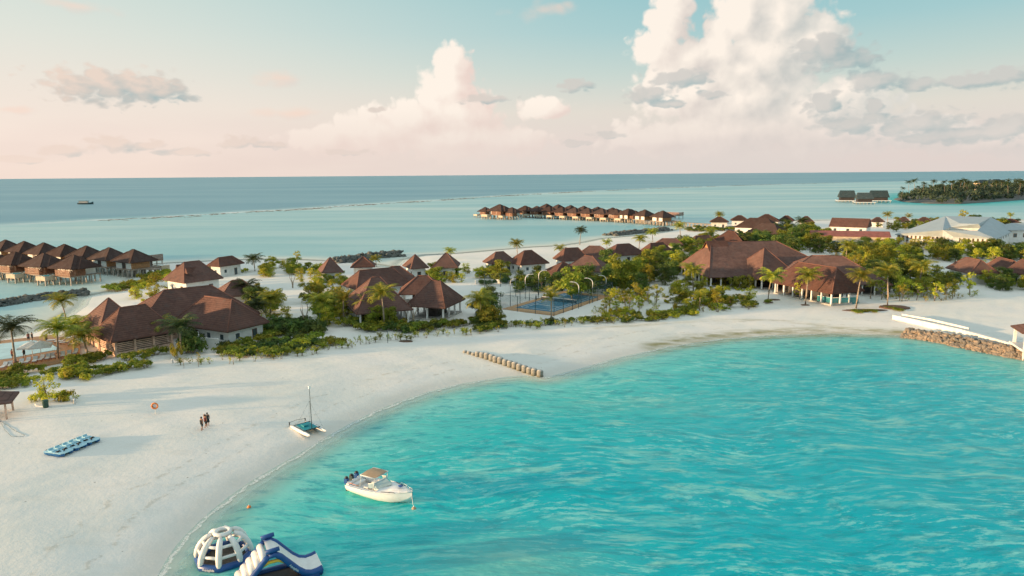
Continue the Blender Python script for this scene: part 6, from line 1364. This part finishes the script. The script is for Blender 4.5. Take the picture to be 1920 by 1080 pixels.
tor.tube([(math.cos(a) * rr, math.sin(a) * rr, zt_) for a in np.linspace(0, 6.2832, 21)], .19, 9, cap=False); tor.build('top_ring', M['vinyl'], dome)
fl_ = MB(); fl_.lathe([(RD * .95, .05), (RD * .9, .09)], 16); fl_.build('mat', flat_mat('dark_mesh_floor', (.10, .085, .07), .9, .3, 3), dome)

# --- inflatable slide
a = P(452, 1092, 0); sc_ = .0
sld = thing('inflatable_slide', P(512, 1086, 0), 'blue and white inflatable slide with white steps beside the dome', 'inflatable slide', rz=R(28)); HY = 1.2
prof = [(-2.6, .25), (-1.9, 1.0), (-1.2, 1.75), (-.6, 2.4), (-.35, 2.68), (.15, 2.72), (.5, 2.45), (1.1, 1.75), (1.7, 1.05), (2.2, .62), (2.7, .45), (3.2, .50), (3.6, .62)]
for y in (-HY, HY):
    MB().tube([(x, y, z) for x, z in prof[:5]], [.22, .22, .22, .22, .20], 9).build('stair_side', M['navy'], sld)
    MB().tube([(x, y, z - .05) for x, z in prof[4:]], [.2] + [.24] * 8, 9).build('slide_side', M['navy'], sld)
    MB().tube([(-2.7, y, .15), (0, y, .12), (3.3, y, .15)], .25, 9).build('float_tube', M['navy'], sld)
MB().tube([(-2.6, -HY, .15), (-2.7, 0, .15), (-2.6, HY, .15)], .25, 9).build('float_tube', M['navy'], sld); MB().tube([(3.4, -HY, .2), (3.5, 0, .2), (3.4, HY, .2)], .22, 9).build('float_tube', M['navy'], sld)
MB().box(-2.3, 3.1, -HY, HY, .02, .10).build('mesh_floor', M['dark_in'], sld)
for i in range(5):
    t_ = (i + .3) / 5; x = -2.5 + t_ * 2.15; z = .45 + t_ * 2.2; MB().tube([(x, -HY + .12, z), (x, HY - .12, z)], .30, 10).build('step', M['vinyl'], sld)
ch = MB(); v = []
for x, z in prof[4:]: v += [(x, -HY + .1, z + .06), (x, 0, z + .02), (x, HY - .1, z + .06)]
m_ = len(prof[4:]); f = [(i * 3 + j, (i + 1) * 3 + j, (i + 1) * 3 + j + 1, i * 3 + j + 1) for i in range(m_ - 1) for j in range(2)]; ch.add(v, f, True); ch.add([(a_, b_, c_ - .18) for a_, b_, c_ in v], [t_[::-1] for t_ in f], True); ch.build('chute', M['vinyl'], sld)
for y in (-HY, HY): MB().tube([(-.55, y, 3.0), (.45, y, 3.08)], .17, 10).build('handle', M['navy'], sld)
ar = MB()
ar.tube([(-.9, -HY, 1.95), (-.4, -HY, 2.15), (.3, -HY, 2.15), (.75, -HY, 1.9)], .14, 8); ar.build('brace', M['yellow'], sld)
# lettering on the inflatables
def letter(txt, size, mat, parent, M4):
    cu_ = bpy.data.curves.new('lettering', 'FONT'); cu_.body = txt; cu_.size = size; cu_.extrude = .006; cu_.align_x = 'CENTER'; to = bpy.data.objects.new('tmp', cu_); COL.objects.link(to)
    dg = bpy.context.evaluated_depsgraph_get(); me = bpy.data.meshes.new_from_object(to.evaluated_get(dg)); bpy.data.objects.remove(to); me.transform(M4); me.materials.clear(); me.materials.append(mat); o = bpy.data.objects.new('lettering', me); link(o, parent); return o
i_ = 5; am = (ang[i_] + ang[i_ + 1]) / 2; rm = RD * 1.02 * math.cos(math.pi / NR) + .31
letter('Aquaglide', .27, M['white'], dome, Matrix.Translation((math.cos(am) * rm, math.sin(am) * rm, .12)) @ Matrix.Rotation(am + math.pi / 2, 4, 'Z') @ Matrix.Rotation(R(80), 4, 'X'))
letter('Aquaglide', .24, M['white'], sld, Matrix.Translation((1.35, -HY - .255, 1.25)) @ Matrix.Rotation(R(49), 4, 'Y') @ Matrix.Rotation(R(90), 4, 'X'))

# --- small ship at sea, drifting wood
b = P(159, 383, 0); r = thing('dhoni_boat', b, 'small dark boat far out on the open sea at left', 'boat', rz=R(5)); mb = MB(); secs = []
for x, w_, zt_ in ((-8, 1.2, 1.8), (-4, 2.0, 1.5), (4, 2.0, 1.6), (8, .9, 2.2), (10, .05, 3.4)): secs.append([(x, -w_, zt_), (x, -w_ * .7, .1), (x, 0, -.4), (x, w_ * .7, .1), (x, w_, zt_)])
v = [q for s_ in secs for q in s_]; mb.add(v, [(i * 5 + j, (i + 1) * 5 + j, (i + 1) * 5 + j + 1, i * 5 + j + 1) for i in range(4) for j in range(4)] + [(4, 3, 2, 1, 0)] + [(i * 5, i * 5 + 4, (i + 1) * 5 + 4, (i + 1) * 5) for i in range(4)]); mb.build('hull', M['dark_metal'], r)
MB().box(-6, 4, -1.6, 1.6, 1.6, 3.6).build('cabin', M['conc'], r); MB().box(-6.6, 4.8, -1.9, 1.9, 3.9, 4.15).build('canopy', M['dark_metal'], r)
for x in (-6, -1, 4): MB().box(x - .1, x + .1, -1.7, -1.6, 3.5, 4).build('post', M['dark_metal'], r)
for (x, y, lb) in ((1411, 576, 'dark driftwood branch on the sand before the dining pavilion'), (455, 672, 'fallen pale branch in the scrub below the white wing')):
    b = G(x, y); mb = MB(); mb.tube([(-.9, 0, .1), (0, .1, .25), (.8, -.1, .1)], [.05, .09, .04], 6); mb.tube([(0, .1, .22), (.3, .5, .5)], [.05, .02], 5); o = mb.build('driftwood', M['mulch'] if x > 1000 else M['branch'], None, b); tag(o, lb, 'driftwood')
